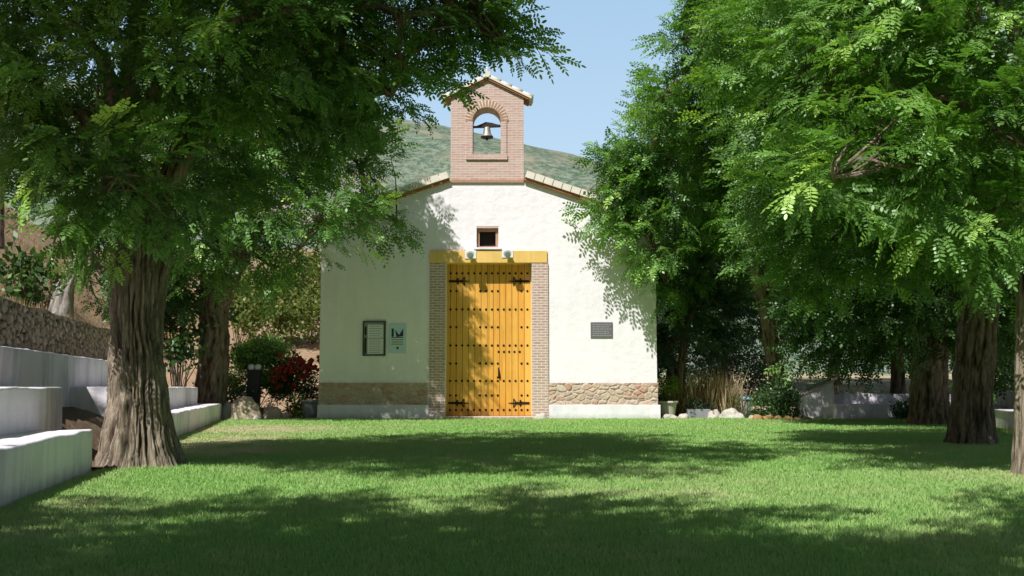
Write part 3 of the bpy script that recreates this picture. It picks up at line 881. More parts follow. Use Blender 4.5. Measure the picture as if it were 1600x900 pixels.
for side in (0, 1):
    a, b = (DX0 + .035, mid - .004) if side == 0 else (mid + .004, DX1 - .035)
    m = MB(); m.box(a, YD, .08, b, YD + .08, DZ - .004, .006); m.mi = 1
    n_all = 14; span = (DX1 - DX0) - .22
    for py, kind in rows:
        for i in range(n_all):
            x = DX0 + .11 + span * i / (n_all - 1)
            if kind == 'p' and i not in (0, 1, 5, 6, 7, 8, 12, 13): continue
            if kind == 'k':
                if i > 4: continue
                x = FX(779 + 8.3 * i)
            if (x < mid) != (side == 0): continue
            m.dome((x, YD + .004, FZ(py) * 1.0), .034, 8)
    lf = cb(m, 'door_leaf', [M['wood'], M['iron']])
    for py in (437.5, 630):
        mm = MB(); strap(mm, (DX0 + .06) if side == 0 else (DX1 - .06), FZ(py), 1 if side == 0 else -1, .56)
        cb(mm, 'strap_hinge', M['iron'], lf)
    if side == 1:
        mm = MB(); x = FX(778.5); z0, z1 = FZ(589), FZ(574); y = YD - .03
        mm.tube([(x, YD + .01, z1), (x, y - .02, z1 - .02), (x + .012, y - .03, (z0 + z1) / 2), (x + .02, y - .02, z0 + .02), (x + .02, YD + .01, z0)], [.014, .016, .022, .03, .02], 7)
        mm.box(x - .04, YD - .012, z0 - .03, x + .06, YD + .005, z0 + .015)
        cb(mm, 'handle', M['iron'], lf)
for a, b in ((DX0 + .002, DX0 + .034), (DX1 - .034, DX1 - .002)):
    m = MB(); m.box(a, YD - .03, .08, b, YD + .10, DZ - .004); cb(m, 'door_frame', M['beam'])
# small window over the door
win = MB(); win.plate([(WX0 + .002, WZ0), (WX1 - .002, WZ0), (WX1 - .002, WZ1 - .002), (WX0 + .002, WZ1 - .002)], [[(WX0 + .075, WZ0 + .05), (WX1 - .075, WZ0 + .05), (WX1 - .075, WZ1 - .12), (WX0 + .075, WZ1 - .12)]], D + .10, D + .30)
wf = cb(win, 'window', M['arch'])
m = MB(); m.box(WX0 + .05, D + .302, WZ0 + .02, WX1 - .05, D + .33, WZ1 - .05); cb(m, 'pane', M['dark'], wf)  # opaque sheet coloured dark for the unlit chapel interior
m = MB(); m.box(WX0 - .07, D - .10, WZ0 - .055, WX1 + .09, D + .28, WZ0 - .003, .008); cb(m, 'sill', M['plinth'], wf)
m = MB(); m.box(WX0 + .003, D - .006, WZ1 - .055, WX1 - .003, D + .099, WZ1 - .002); cb(m, 'window_head', M['brick'], wf)

# roof: clay barrel tiles laid on two slopes
BX0, BX1, BZ0 = FX(702.5), FX(818.5), FZ(284)
OH = .14; YF = D - .16
def roof_tiles():
    V = []; Fq = []; Tn = []
    rng = random.Random(4)
    L = math.hypot(XR - XC + OH, SL * (XR - XC + OH)); nrow = 12; ang = math.atan(SL)
    ncol = int((LEN + .3) / .235)
    for sg in (1, -1):
        for c in range(ncol):
            yc = YF + .115 + c * .235
            for r in range(nrow):
                if yc < D + .70 and L * r / nrow * math.cos(ang) < .97: continue
                s0 = L * r / nrow - .03; s1 = L * (r + 1) / nrow + .05
                lift0, lift1 = .02, .05
                rad0, rad1 = .085, .105
                dz = rng.uniform(-.006, .006); dy = rng.uniform(-.008, .008); b0 = len(V); K = 7
                for s, lf_, rd in ((s0, lift0, rad0), (s1, lift1, rad1)):
                    for inner in (0, 1):
                        for k in range(K):
                            a = math.pi * k / (K - 1); q = rd - .016 * inner
                            hh = math.sin(a) * q * .95 + lf_ + dz
                            V.append((sg * (s * math.cos(ang) + hh * math.sin(ang)), yc + dy - math.cos(a) * q, APX + .10 - s * math.sin(ang) + hh * math.cos(ang)))
                def id_(e, inn, k): return b0 + e * 2 * K + inn * K + k
                for k in range(K - 1):
                    Fq.append((id_(0, 0, k), id_(0, 0, k + 1), id_(1, 0, k + 1), id_(1, 0, k)))
                    Fq.append((id_(1, 0, k), id_(1, 0, k + 1), id_(1, 1, k + 1), id_(1, 1, k)))
                    Fq.append((id_(0, 1, k + 1), id_(0, 1, k), id_(1, 1, k), id_(1, 1, k + 1)))
    return np.array(V) + np.array([0, -D, 0]), np.array(Fq)
V, Fq = roof_tiles()
roof = build_np('roof', V, Fq, M['tile'], chapel, smooth=True)
def slope_plate(mm, s0, s1, zlo, zhi, y0, y1, sg):
    ang = math.atan(SL)
    def pt(s, h): return (XC + sg * (s * math.cos(ang) + h * math.sin(ang)), APX - s * math.sin(ang) + h * math.cos(ang))
    q = [pt(s0, zlo), pt(s1, zlo), pt(s1, zhi), pt(s0, zhi)]
    mm.plate(q, [], y0, y1)
Ls = math.hypot(XR - XC + OH, SL * (XR - XC + OH))
YB_BACK = D + .62
def s_cut(sg): return (BX1 - XC if sg > 0 else XC - BX0) / math.cos(math.atan(SL)) + .012
m = MB()
for sg in (1, -1):
    slope_plate(m, s_cut(sg), Ls - .02, .062, .12, YF + .02, YB_BACK, sg); slope_plate(m, .0, Ls - .02, .062, .12, YB_BACK + .002, D + LEN, sg)
cb(m, 'roof_bed', M['tile'], roof)
for sg in (1, -1):
    m = MB(); slope_plate(m, s_cut(sg), Ls - .05, -.02, .058, YF + .045, YB_BACK, sg); cb(m, 'verge_course', M['tilered'], roof)
    n = 15; s0 = s_cut(sg); st = (Ls - s0) / n
    for i in range(n):          # each cover tile of the verge
        s = s0 + st * i; m = MB(); h0 = random.uniform(-.008, .012)
        slope_plate(m, s + .008, s + st - .012, .060, .235 + h0, YF - .012 + random.uniform(-.012, .012), YF + .06, sg); cb(m, 'verge_tile', M['tilelight'], roof)
m = MB(); m.tube([(XC, YB_BACK + i * .5, APX + .20 + .012 * (i % 2)) for i in range(26)], .12, 10); cb(m, 'ridge', M['tile'], roof)

# bell gable
BE, BP = FZ(153.5), FZ(126); BC = (BX0 + BX1) / 2
AX0, AX1 = FX(737.5), FX(782); AS, AB = FZ(190), FZ(241.5); AR = (AX1 - AX0) / 2; AC = (AX0 + AX1) / 2
YB0, YB1 = D - .035, D + .55
arch = [(AC + AR * math.cos(a), AS + AR * math.sin(a)) for a in (math.pi * k / 20 for k in range(21))] + [(AX0, AB), (AX1, AB)]
m = MB(); m.plate([(BX0, BZ0), (BX1, BZ0), (BX1, BE), (BC, BP), (BX0, BE)], [arch], YB0, YB1)
bel = cb(m, 'bell_gable', M['brick'])
m = MB(); m.box(BX0 + .003, YB0 - .02, BZ0 - .03, BX1 - .003, YB0 + .06, BZ0 + .045); cb(m, 'brick_course', M['arch'], bel)
# raised frame: jambs and sill around the opening
FW = .16; m = MB()
m.box(AX0 - FW, YB0 - .035, AB - .002, AX0, YB0 + .30, AS - .01); m.box(AX1, YB0 - .035, AB - .002, AX1 + FW, YB0 + .30, AS - .01)
m.box(AX0 - FW - .02, YB0 - .05, AB - .15, AX1 + FW + .02, YB0 + .5, AB - .004)
cb(m, 'opening_frame', M['brick'], bel)
m = MB()
nv = 19
for i in range(nv):
    a = math.pi * (i + .5) / nv; rot = Matrix.Rotation(-(a - math.pi / 2), 3, 'Y')
    w2 = (AR + .02) * math.pi / nv * .36
    m.box(AC - w2, YB0 - .03, AS + AR + .004, AC + w2, YB0 + .2, AS + AR + .20, 0, rot, (AC, YB0, AS))
cb(m, 'arch_brick', M['arch'], bel)
m = MB()
pts_o = [(AC + (AR + .19) * math.cos(a), AS + (AR + .19) * math.sin(a)) for a in (math.pi * k / 24 for k in range(25))]
pts_i = [(AC + (AR + .006) * math.cos(a), AS + (AR + .006) * math.sin(a)) for a in (math.pi * k / 24 for k in range(24, -1, -1))]
m.plate(pts_o + pts_i, [], YB0 - .022, YB0 + .15); cb(m, 'arch_mortar', M['archlight'], bel)
# tiled cap
m = MB(); ang = math.atan2(BP - BE, BC - BX0)
for sg in (1, -1):
    LB = math.hypot(BC - FX(692), (BP - BE) * (BC - FX(692)) / (BC - BX0))
    def pt(s, h): return (BC + sg * (s * math.cos(ang) + h * math.sin(ang)), BP - s * math.sin(ang) + h * math.cos(ang))
    m.mi = 1; m.plate([pt(0, .004), pt(LB - .05, .004), pt(LB - .05, .05), pt(0, .05)], [], YB0 - .07, YB1 + .06)
    m.mi = 0; m.plate([pt(0, .052), pt(LB, .052), pt(LB, .10), pt(0, .10)], [], YB0 - .10, YB1 + .1)
    for c in range(4):
        yc = YB0 - .01 + c * .2
        for r in range(4):
            s0, s1 = LB * r / 4 - .01, LB * (r + 1) / 4 + .02
            a0, a1 = pt(s0, .10), pt(s1, .115)
            m.tube([(a0[0], yc, a0[1]), (a1[0], yc, a1[1])], [.06, .075], 10)
m.tube([(BC, YB0 - .12, BP + .14), (BC, YB1 + .12, BP + .14)], .085, 10)
m.tube([(BC - .01, YB0 - .02, BP + .2), (BC - .01, YB0 - .02, BP + .34)], .035, 6)
cb(m, 'bell_gable_cap', [M['tilelight'], M['tilered']], bel)

# the bell hangs in the opening
by = D + .25; bz = FZ(192)
bell = thing('bell', 'small weathered bronze bell hanging in the arched opening of the bell gable', 'bell', (AC, by, bz))
m = MB(); wv_ = AR - .006
prof = [(-wv_, -.035), (-wv_ * .75, -.03), (-wv_ * .35, .03), (-.04, .075), (wv_ * .35, .055), (wv_ * .75, .01), (wv_, .0), (wv_, -.045), (wv_ * .4, -.055), (-wv_ * .4, -.065), (-wv_, -.07)]
m.plate([(x, z) for x, z in prof], [], -.06, .06); m.build('yoke', M['yoke'], bell)
m = MB(); m.lathe([(.012, -.05), (.075, -.055), (.09, -.10), (.10, -.18), (.12, -.25), (.165, -.305), (.172, -.325), (.15, -.325)], (0, 0, 0)); m.build('bell_body', M['bell'], bell)
m = MB(); m.lathe([(.170, -.328), (.170, -.350), (.14, -.350)], (0, 0, 0)); m.build('bell_rim', M['yoke'], bell)
m = MB(); m.lathe([(.012, -.30), (.012, -.36), (.035, -.38), (.03, -.41), (.005, -.42)], (0, 0, 0), 10); m.build('clapper', M['yoke'], bell)

# wall lamps over the lintel
for px, py, lab in ((735, 399, 'round white floodlight on the beam nearest the notice board side of the door'), (793, 397.5, 'round white floodlight on the beam nearest the slate plaque side of the door')):
    x, z = FX(px), FZ(py); la = thing('wall_lamp', lab, 'wall lamp', (x, D - .06, z), 0, 'floodlights above the door')
    m = MB(); m.box(-.15, -.022, -.10, .15, .0, .12, .01); m.build('back_plate', M['lampwhite'], la)
    m = MB(); m.box(-.03, -.20, -.02, .03, -.02, .02, .005); m.build('arm', M['lampwhite'], la)
    m = MB(); m.tube([(0, -.13, .03), (0, -.20, .0), (0, -.27, -.03)], [.075, .10, .105], 16); m.build('lamp_head', M['lampwhite'], la)
    m = MB(); m.tube([(0, -.268, -.03), (0, -.279, -.034)], [.075, .06], 14); m.build('lens', M['lampglass'], la)

# notice board, poster and plaque
x0, x1, z0, z1 = FX(567), FX(602.5), FZ(556), FZ(502)
nb = thing('notice_board', 'dark framed glazed notice board holding white papers on the shaded chapel wall', 'notice board', ((x0 + x1) / 2, D, z0)); wdt, hgt = x1 - x0, z1 - z0
m = MB(); m.box(-wdt / 2 + .02, -.02, .02, wdt / 2 - .02, .0, hgt - .02); m.build('backing', M['board'], nb)
m = MB()
for a in ((-wdt / 2, 0, wdt / 2, .03), (-wdt / 2, hgt - .03, wdt / 2, hgt), (-wdt / 2, .03, -wdt / 2 + .028, hgt - .03), (wdt / 2 - .035, .03, wdt / 2, hgt - .03)): m.box(a[0], -.06, a[1], a[2], -.001, a[3])
m.build('frame', M['frame'], nb)
m = MB(); m.box(-wdt / 2 + .045, -.026, .06, -wdt / 2 + .095, -.021, hgt * .52); m.box(-wdt / 2 + .045, -.026, hgt * .60, -wdt / 2 + .095, -.021, hgt * .84); m.build('dark_strip', M['post'], nb)
for k, (pz0, pz1, nl) in enumerate(((.05, .50, 7), (.52, .90, 5))):
    m = MB(); a, b = -wdt / 2 + .125, wdt / 2 - .06; m.box(a, -.026, hgt * pz0, b, -.021, hgt * pz1); m.mi = 1
    for i in range(nl):
        z = hgt * (pz0 + (pz1 - pz0) * (i + .7) / (nl + .5)); m.box(a + .035, -.0285, z, b - random.uniform(.03, .10), -.0265, z + .016)
    m.build('paper', [M['paper'], M['print']], nb)
x0, x1, z0, z1 = FX(607), FX(634.5), FZ(552), FZ(506)
m = MB(); wdt, hgt = x1 - x0, z1 - z0; m.box(-wdt / 2, -.02, 0, wdt / 2, 0, hgt, .004)
m.mi = 1
m.box(-wdt * .33, -.0235, hgt * .56, -wdt * .20, -.0205, hgt * .84); m.plate([(-wdt * .12, hgt * .80), (wdt * .10, hgt * .62), (wdt * .34, hgt * .84), (wdt * .34, hgt * .58), (-wdt * .05, hgt * .55)], [], -.0235, -.0205); m.box(-wdt * .33, -.0235, hgt * .52, wdt * .34, -.0205, hgt * .545)
m.tube([(wdt * .02, -.0235, hgt * .18), (wdt * .02, -.0205, hgt * .18)], .035, 8)
m.mi = 2
for k, (a, b) in enumerate(((-.34, .36), (-.30, .30), (-.34, .33))): m.box(wdt * a, -.0235, hgt * (.44 - .075 * k), wdt * b, -.0205, hgt * (.475 - .075 * k))
po = m.build('poster', [M['poster'], M['navy'], M['ochre']], None, ((x0 + x1) / 2, D, z0)); tag(po, 'pale blue printed poster fixed beside the framed notice board', 'poster')
x0, x1, z0, z1 = FX(923), FX(957.5), FZ(528), FZ(503.5)
m = MB(); wdt, hgt = x1 - x0, z1 - z0; m.box(-wdt / 2, -.025, 0, wdt / 2, 0, hgt, .004); m.mi = 1
for i in range(6):
    x = -wdt / 2 + .05
    while x < wdt / 2 - .08:
        l = random.uniform(.03, .09); m.box(x, -.0275, hgt * (.12 + .14 * i), min(x + l, wdt / 2 - .04), -.0252, hgt * (.12 + .14 * i) + .022); x += l + .02
pq = m.build('wall_plaque', [M['plaque'], M['engrave']], None, ((x0 + x1) / 2, D, z0)); tag(pq, 'grey slate plaque with engraved lines on the sunlit white wall', 'plaque')
rock('rock', (FX(684), D - .16, 0), (.24, .14, .20), M['rockwhite'], 'pale rock at the foot of the shaded door jamb', 2)
rock('rock', (FX(846), D - .16, 0), (.20, .13, .17), M['rockwhite'], 'pale rock at the foot of the sunlit door jamb', 4)

# ------------------------------------------------------------------ terraced seats on the left
def seat(off, ya, yb, zb, zt, dep, label, seed):
    return rough_slab('terrace_seat', (on_line(off, ya), ya), (on_line(off, yb), yb), dep, zb, zt, M['whitewash'], label, 'stone seat', 'whitewashed terraced seats', seed=seed)
seat(0, 1.5, 10.25, -.02, .417, .62, 'low whitewashed seat in front of the thick trunk, running out of the picture', 1)
seat(0, 14.3, 26.7, -.02, .417, .62, 'low whitewashed seat beyond the thick trunk, ending at the rocks', 2)
seat(.52, 1.5, 11.2, -.02, .833, .62, 'middle whitewashed seat step in front of the thick trunk', 3)
seat(.52, 14.0, 25.7, -.02, .833, .62, 'middle whitewashed seat step beyond the thick trunk', 4)
seat(1.05, 1.5, 10.35, -.02, 1.34, .60, 'tallest end block of the upper whitewashed wall, a step above the rest', 5)
seat(1.05, 10.36, 23.3, -.02, 1.265, .60, 'long upper whitewashed wall below the stone wall', 6)
# dry-stone wall above
def wallmap(s, t, h):
    y = 4 + s * CA; o = 2.02 - h + .10 * t; p = (on_line(o, y), y, 1.05 + t * (1 + .05 * mnoise.noise(Vector((s * .9, 0, 0))))); return p
dw = stone_sheet('stone_wall', wallmap, 23.5, 1.02, .115, .028, .055, M['drystone'], None, 5, 1.3)
m = None
tag(dw, 'rough dry stone retaining wall above the white seats', 'stone wall')
for p in dw.data.polygons: p.use_smooth = True

# ------------------------------------------------------------------ trees
# big tree in the gap of the seats
b1 = Vector((-3.96, 11.0, -.08))
def L1p(px, py, Y=11.0): return at(px, py, Y)
main_path = [b1, L1p(216, 620), L1p(210, 520), L1p(210, 420), L1p(208, 350), L1p(190, 270, 10.9), L1p(170, 180, 10.8)]
main_rad = [.36, .265, .22, .22, .24, .19, .13]
T1 = trunk_arrays(main_path, main_rad, 240, .022, .085, .52, 3.3, 17, .34, 5)
second = [Vector((-4.0, 11.25, -.08)), L1p(222, 600, 11.25), L1p(229, 480, 11.25), L1p(245, 390, 11.3), L1p(262, 300, 11.35), L1p(300, 190, 11.5)]
T2 = trunk_arrays(second, [.24, .19, .165, .16, .14, .09], 140, .026, .055, .18, 8.1, 12, .38, 4)
B1 = [(L1p(120, 40, 10.8), 1.15), (L1p(65, 170, 11.3), .80), (L1p(150, 180, 10.3), 1.0), (L1p(110, 255, 11.0), .50), (L1p(185, 275, 9.9), .62), (L1p(150, 330, 10.4), .32),
      (L1p(290, 100, 10.3), 1.2), (L1p(420, 30, 9.9), 1.1), (L1p(410, 150, 10.9), .9), (L1p(320, 220, 11.4), .70), (L1p(262, 320, 10.4), .26), (L1p(540, 20, 10.4), .95), (L1p(530, 105, 10.8), .50),
      (L1p(480, 180, 11.2), .50), (L1p(630, 25, 10.2), .62), (L1p(625, 98, 10.2), .24), (L1p(705, 20, 10.1), .42), (L1p(750, 42, 10.1), .21), (L1p(790, 72, 10.1), .10), (L1p(682, 42, 10.2), .20), (L1p(750, 5, 10.3), .36),
      (L1p(575, 130, 10.9), .25), (L1p(20, 30, 11.5), .5), (L1p(772, 60, 10.1), .13), (L1p(612, 150, 10.4), .12),
      (L1p(200, -130, 10.8), 1.6, .85), (L1p(450, -130, 10.8), 1.6, .85), (L1p(640, -90, 10.6), 1.0, .8), (L1p(300, -340, 11), 1.8, .75), (L1p(520, -320, 11.2), 1.5, .75), (L1p(60, -160, 11), 1.4, .5), (L1p(690, -190, 11), .9, .5),
      (Vector((-4.6, 6.8, 6.8)), 1.2, .7), (Vector((-3.0, 7.1, 7.0)), 1.3, .7), (Vector((-1.4, 7.5, 7.2)), 1.2, .7), (Vector((-.1, 8.5, 7.6)), 1.0, .7), (Vector((.9, 9.1, 7.9)), .8, .7), (Vector((-2.2, 8.6, 7.4)), 1.3, .7), (Vector((-1.5, 6.2, 6.5)), 1.1, .8), (Vector((-3.1, 6.0, 6.5)), 1.0, .8), (Vector((.2, 7.5, 6.9)), .7, .8),  # unseen masses above the view, added to deepen the lawn shadow
      (Vector((-6.3, 7.2, 8.6)), 1.5, .7), (Vector((-4.7, 7.4, 8.9)), 1.4, .7), (Vector((-5.6, 5.9, 9.5)), 1.4, .6), (Vector((-3.4, 7.3, 8.8)), 1.2, .7), (Vector((-2.6, 8.3, 9.2)), 1.2, .7), (Vector((-7.2, 8.5, 8.2)), 1.4, .7)]  # unseen forward masses, added to keep sun off the visible crown
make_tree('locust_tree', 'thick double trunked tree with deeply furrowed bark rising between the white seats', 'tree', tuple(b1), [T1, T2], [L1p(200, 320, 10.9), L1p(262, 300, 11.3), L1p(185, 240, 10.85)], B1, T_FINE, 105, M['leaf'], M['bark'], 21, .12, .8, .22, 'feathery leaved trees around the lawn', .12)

# second tree of the row, by the garden bed
b2 = Vector((-7.9, 27.0, .1))
def L2p(px, py, Y=24.0): return at(px, py, Y)
p2 = [b2, at(335, 540, 27), at(334, 470, 26.9), at(336, 400, 26.5), at(350, 330, 25.5)]
T3 = stick_trunk(p2, [.42, .37, .36, .33, .22], 5.2, 80, .06, .09, .3, 8)
T4 = stick_trunk([at(344, 480, 26.9), at(372, 420, 26.3), at(410, 350, 25)], [.22, .17, .1], 6.2, 30, .1, .05, 0, 6)
B2 = [(L2p(330, 330), 1.4), (L2p(420, 320, 23.6), 1.35), (L2p(515, 330, 23.6), 1.05), (L2p(590, 335, 25.3), .60), (L2p(470, 385, 24), .75), (L2p(562, 260, 25.3), .66), (L2p(400, 220, 24), 1.7), (L2p(495, 210, 24.6), 1.2),
      (L2p(370, 400, 24.4), .85), (L2p(300, 395, 25), .8), (L2p(450, 110, 23.4), 1.9), (L2p(340, 90, 24), 1.9), (L2p(445, 10, 23), 1.5), (L2p(290, 210, 24), 1.8), (L2p(500, 130, 24.3), 1.0), (L2p(430, 420, 24.5), .5), (L2p(620, 345, 25.3), .28), (L2p(596, 230, 25.3), .30)]
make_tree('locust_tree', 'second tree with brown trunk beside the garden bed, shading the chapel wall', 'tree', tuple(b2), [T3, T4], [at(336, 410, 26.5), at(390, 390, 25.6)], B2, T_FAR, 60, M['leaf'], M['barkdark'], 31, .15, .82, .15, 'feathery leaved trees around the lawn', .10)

# near tree at the right edge
b3 = gp(1604, 742); b3.z = -.05
p3 = [b3, at(1604, 600, b3.y), at(1606, 420, b3.y), at(1602, 250, b3.y), at(1600, 120, b3.y)]
T5 = trunk_arrays(p3, [.12, .105, .10, .10, .09], 60, .04, .035, .3, 2.7, 6, .25, 4)
def R3(px, py, Y=9.6): return at(px, py, Y)
B3 = [(R3(1540, 60), .95), (R3(1430, 30, 9.8), .85), (R3(1350, 60, 10.2), .6), (R3(1440, 150, 9.5), .75), (R3(1330, 170, 10.0), .40), (R3(1360, 250, 9.2), .42), (R3(1300, 275, 9.1), .26), (R3(1450, 260, 9.4), .55), (R3(1550, 200, 9.6), .9),
      (R3(1590, 320, 9.8), .6), (R3(1530, 350, 9.6), .4), (R3(1650, 100, 9.8), 1.3), (R3(1500, -100, 10), 1.3, .6), (R3(1650, -200, 10), 1.6, .5), (R3(1300, 90, 10.2), .35), (R3(1245, 130, 10.4), .22),
      (Vector((3.0, 10.0, 6.9)), 1.1, .7), (Vector((4.2, 9.6, 6.7)), 1.3, .7), (Vector((5.4, 9.4, 6.6)), 1.3, .7), (Vector((4.0, 11.0, 7.1)), 1.2, .7), (Vector((5.2, 11.2, 7.1)), 1.3, .7), (Vector((6.5, 10.5, 7.1)), 1.4, .7)]  # out-of-view masses, added to shade the trees and lawn beyond
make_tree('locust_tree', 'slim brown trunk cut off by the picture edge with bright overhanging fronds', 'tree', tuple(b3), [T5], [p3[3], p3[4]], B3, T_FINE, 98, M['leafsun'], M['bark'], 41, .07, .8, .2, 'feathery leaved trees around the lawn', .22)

# big dark trunk on the right of the lawn
b4 = gp(1517, 694); b4.z = -.05; y4 = b4.y
p4 = [b4, at(1520, 620, y4), at(1526, 540, y4), at(1534, 450, y4), at(1540, 380, y4)]
T6 = trunk_arrays(p4, [.32, .265, .25, .245, .20], 110, .04, .06, .22, 6.4, 9, .26, 5)
def R1(px, py, Y=14.0): return at(px, py, Y)
B4 = [(R1(1400, 300, 13), 1.15), (R1(1500, 330, 13), 1.15), (R1(1310, 230, 13.5), 1.1), (R1(1330, 350, 14), .95), (R1(1440, 370, 14), .80), (R1(1575, 370, 14.3), .9), (R1(1250, 300, 14.2), .75), (R1(1400, 170, 13.6), 1.3), (R1(1270, 130, 14), 1.1),
      (R1(1530, 200, 13.8), 1.4), (R1(1350, 30, 14), 1.5), (R1(1220, 40, 14.5), .95), (R1(1480, 50, 14), 1.5), (R1(1620, 300, 14), 1.3), (R1(1190, 200, 14.6), .55), (R1(1280, 420, 14.4), .5), (R1(1400, -120, 14.5), 1.7, .5), (R1(1560, -100, 14.5), 1.8, .5)]
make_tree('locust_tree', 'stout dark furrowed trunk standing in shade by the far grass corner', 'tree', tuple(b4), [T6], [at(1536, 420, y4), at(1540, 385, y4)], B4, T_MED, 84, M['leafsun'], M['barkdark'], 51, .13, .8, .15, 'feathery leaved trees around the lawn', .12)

# thick trunk behind it
b5 = gp(1452, 664); b5.z = -.05; y5 = b5.y
p5 = [b5, at(1452, 600, y5), at(1455, 530, y5), at(1460, 450, y5), at(1470, 380, y5)]
T7 = stick_trunk(p5, [.42, .37, .35, .30, .2], 9.1, 60, .07, .08, .2, 8)
def R2(px, py, Y=22.0): return at(px, py, Y)
B5 = [(R2(1420, 470), 1.4), (R2(1330, 440, 21.5), 1.3), (R2(1500, 480, 23), 1.3), (R2(1290, 385, 22), 1.1), (R2(1380, 360, 21), 1.8), (R2(1500, 380, 22), 1.8), (R2(1300, 280, 22), 1.8), (R2(1440, 250, 22), 2.0), (R2(1570, 450, 22), 1.3), (R2(1300, 520, 22.5), .7), (R2(1380, 535, 22.5), .55), (R2(1300, 465, 22.5), .8),
      (R2(1620, 380, 22), 1.8), (R2(1280, 150, 22), 1.8, .6), (R2(1560, 530, 23.5), .6)]
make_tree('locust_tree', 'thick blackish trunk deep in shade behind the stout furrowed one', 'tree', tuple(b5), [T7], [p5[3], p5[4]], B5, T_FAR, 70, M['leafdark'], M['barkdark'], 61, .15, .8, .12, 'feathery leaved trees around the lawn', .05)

# leaning trunk beside the chapel
b6 = Vector((at(1218, 640, 28.0).x, 28.0, -.05))
p6 = [b6, at(1214, 590, 28), at(1206, 540, 27.9), at(1198, 490, 27.6), at(1186, 440, 27), at(1170, 380, 26.3)]
T8 = stick_trunk(p6, [.25, .23, .21, .19, .17, .12], 4.4, 44, .07, .05, .2, 6)
def R4(px, py, Y=25.5): return at(px, py, Y)
B6 = [(R4(1178, 320, 27.6), 1.9), (R4(1085, 300, 29.5), 1.35), (R4(1003, 300, 26.2), .66), (R4(960, 285, 26.2), .47), (R4(945, 330, 26.2), .34), (R4(975, 250, 26.2), .54), (R4(945, 245, 26.2), .24), (R4(1085, 170, 27), 1.4), (R4(1028, 215, 26), .75), (R4(1008, 268, 26.2), .38), (R4(998, 330, 26.3), .38), (R4(1042, 335, 26.2), .39), (R4(1036, 285, 26), .39), (R4(1012, 235, 26), .36), (R4(1050, 250, 26), .39), (R4(1052, 390, 26.4), .36), (R4(1095, 75, 25), .80), (R4(1065, 60, 25), .38), (R4(1130, 60, 25), 1.1), (R4(1120, 0, 25), .9), (R4(1035, 150, 25), .35),
      (R4(1022, 385, 26.2), .55, .8), (R4(985, 350, 26.0), .35), (R4(1085, 415, 29.8), 1.0, .8), (R4(1140, 400, 29.2), .9, .8), (R4(1220, 180, 25.5), 2.2), (R4(1230, 330, 26), 1.6), (R4(1040, 445, 27.5), .5, .7), (R4(1200, 60, 25.5), 1.6), (R4(1105, 470, 30), .5, .7), (R4(1265, 440, 26.8), 1.0), (R4(1180, 250, 27.4), 1.4), (R4(1080, 240, 29.4), .95), (R4(1120, 370, 29.8), .9, .8)]
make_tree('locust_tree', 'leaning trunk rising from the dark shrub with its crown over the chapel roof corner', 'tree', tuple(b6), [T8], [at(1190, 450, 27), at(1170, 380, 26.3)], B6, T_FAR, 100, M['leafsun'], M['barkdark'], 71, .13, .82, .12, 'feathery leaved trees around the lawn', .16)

# small tree right beside the chapel
b7 = Vector((at(1061, 645, 29.0).x, 29.0, -.05))
p7 = [b7, at(1064, 600, 29), at(1066, 560, 29), at(1070, 520, 29.2)]
T9 = stick_trunk(p7, [.14, .12, .11, .08], 3.4, 24, .08, .025, .3, 5)
B7 = [(at(1065, 500, 29.5), .95), (at(1040, 545, 29.3), .45), (at(1095, 480, 30), .9), (at(1110, 530, 30), .45), (at(1050, 430, 30), 1.0), (at(1140, 470, 31), .9)]
make_tree('small_tree', 'small grey green tree with thin dark trunk behind the white pot', 'tree', tuple(b7), [T9], [p7[3]], B7, T_FAR, 85, M['leafblue'], M['barkdark'], 81, .05, .85, .1)
# slender dark trunk between bench and thick trunk
b8 = Vector((at(1402, 650, 27.5).x, 27.5, -.05))
T10 = stick_trunk([b8, at(1403, 590, 27.5), at(1400, 540, 27.5), at(1395, 480, 27.5)], [.22, .19, .16, .1], 2.4, 24, .1, .03, .2, 5)
B8 = [(at(1380, 450, 27.5), 1.5), (at(1320, 500, 27.5), .8), (at(1440, 480, 28), 1.2), (at(1380, 350, 28), 2.0), (at(1345, 545, 27.4), .45), (at(1415, 548, 27.6), .35), (at(1300, 420, 28), 1.3)]
make_tree('small_tree', 'slender dark trunk rising behind the low white wall in deep shade', 'tree', tuple(b8), [T10], [at(1398, 500, 27.5)], B8, T_FAR, 65, M['leafdark'], M['barkdark'], 82, .07, .85, .1)
# background trees to the right
def bgtree(px, Y, hpx, r, label, seed, mat, dens=42):
    bz_ = ground_h(at(px, 600, Y).x, Y); x = at(px, 600, Y).x; top = at(px, hpx, Y).z
    t = stick_trunk([Vector((x, Y, bz_ - .1)), Vector((x + .2, Y, bz_ + (top - bz_) * .3)), Vector((x - .1, Y, bz_ + (top - bz_) * .6))], [.28, .22, .12], seed, 16, .2, .04, .3, 5)
    bl = []; rg = random.Random(seed)
    for i in range(9):
        k = rg.uniform(.25, .92); bl.append((Vector((x + rg.uniform(-1, 1) * r * .8, Y + rg.uniform(-1, 1) * r * .6, bz_ + (top - bz_) * k)), r * rg.uniform(.35, .62)))
    make_tree('background_tree', label, 'tree', (x, Y, bz_), [t], [Vector((x, Y, bz_ + (top - bz_) * .4))], bl, T_COARSE, dens, mat, M['barkdark'], seed, .1, .9, .1, 'trees beyond the lawn', .05, False)
bgtree(1130, 39, 330, 3.4, 'dark tree standing beyond the dry grass clump by the chapel', 91, M['leafdark'])
bgtree(1300, 44, 250, 5.0, 'tall dark tree beyond the sloping white wall', 92, M['leafdark'])
bgtree(1520, 40, 300, 4.2, 'dark tree beyond the low white corner walls', 93, M['leafdark'])
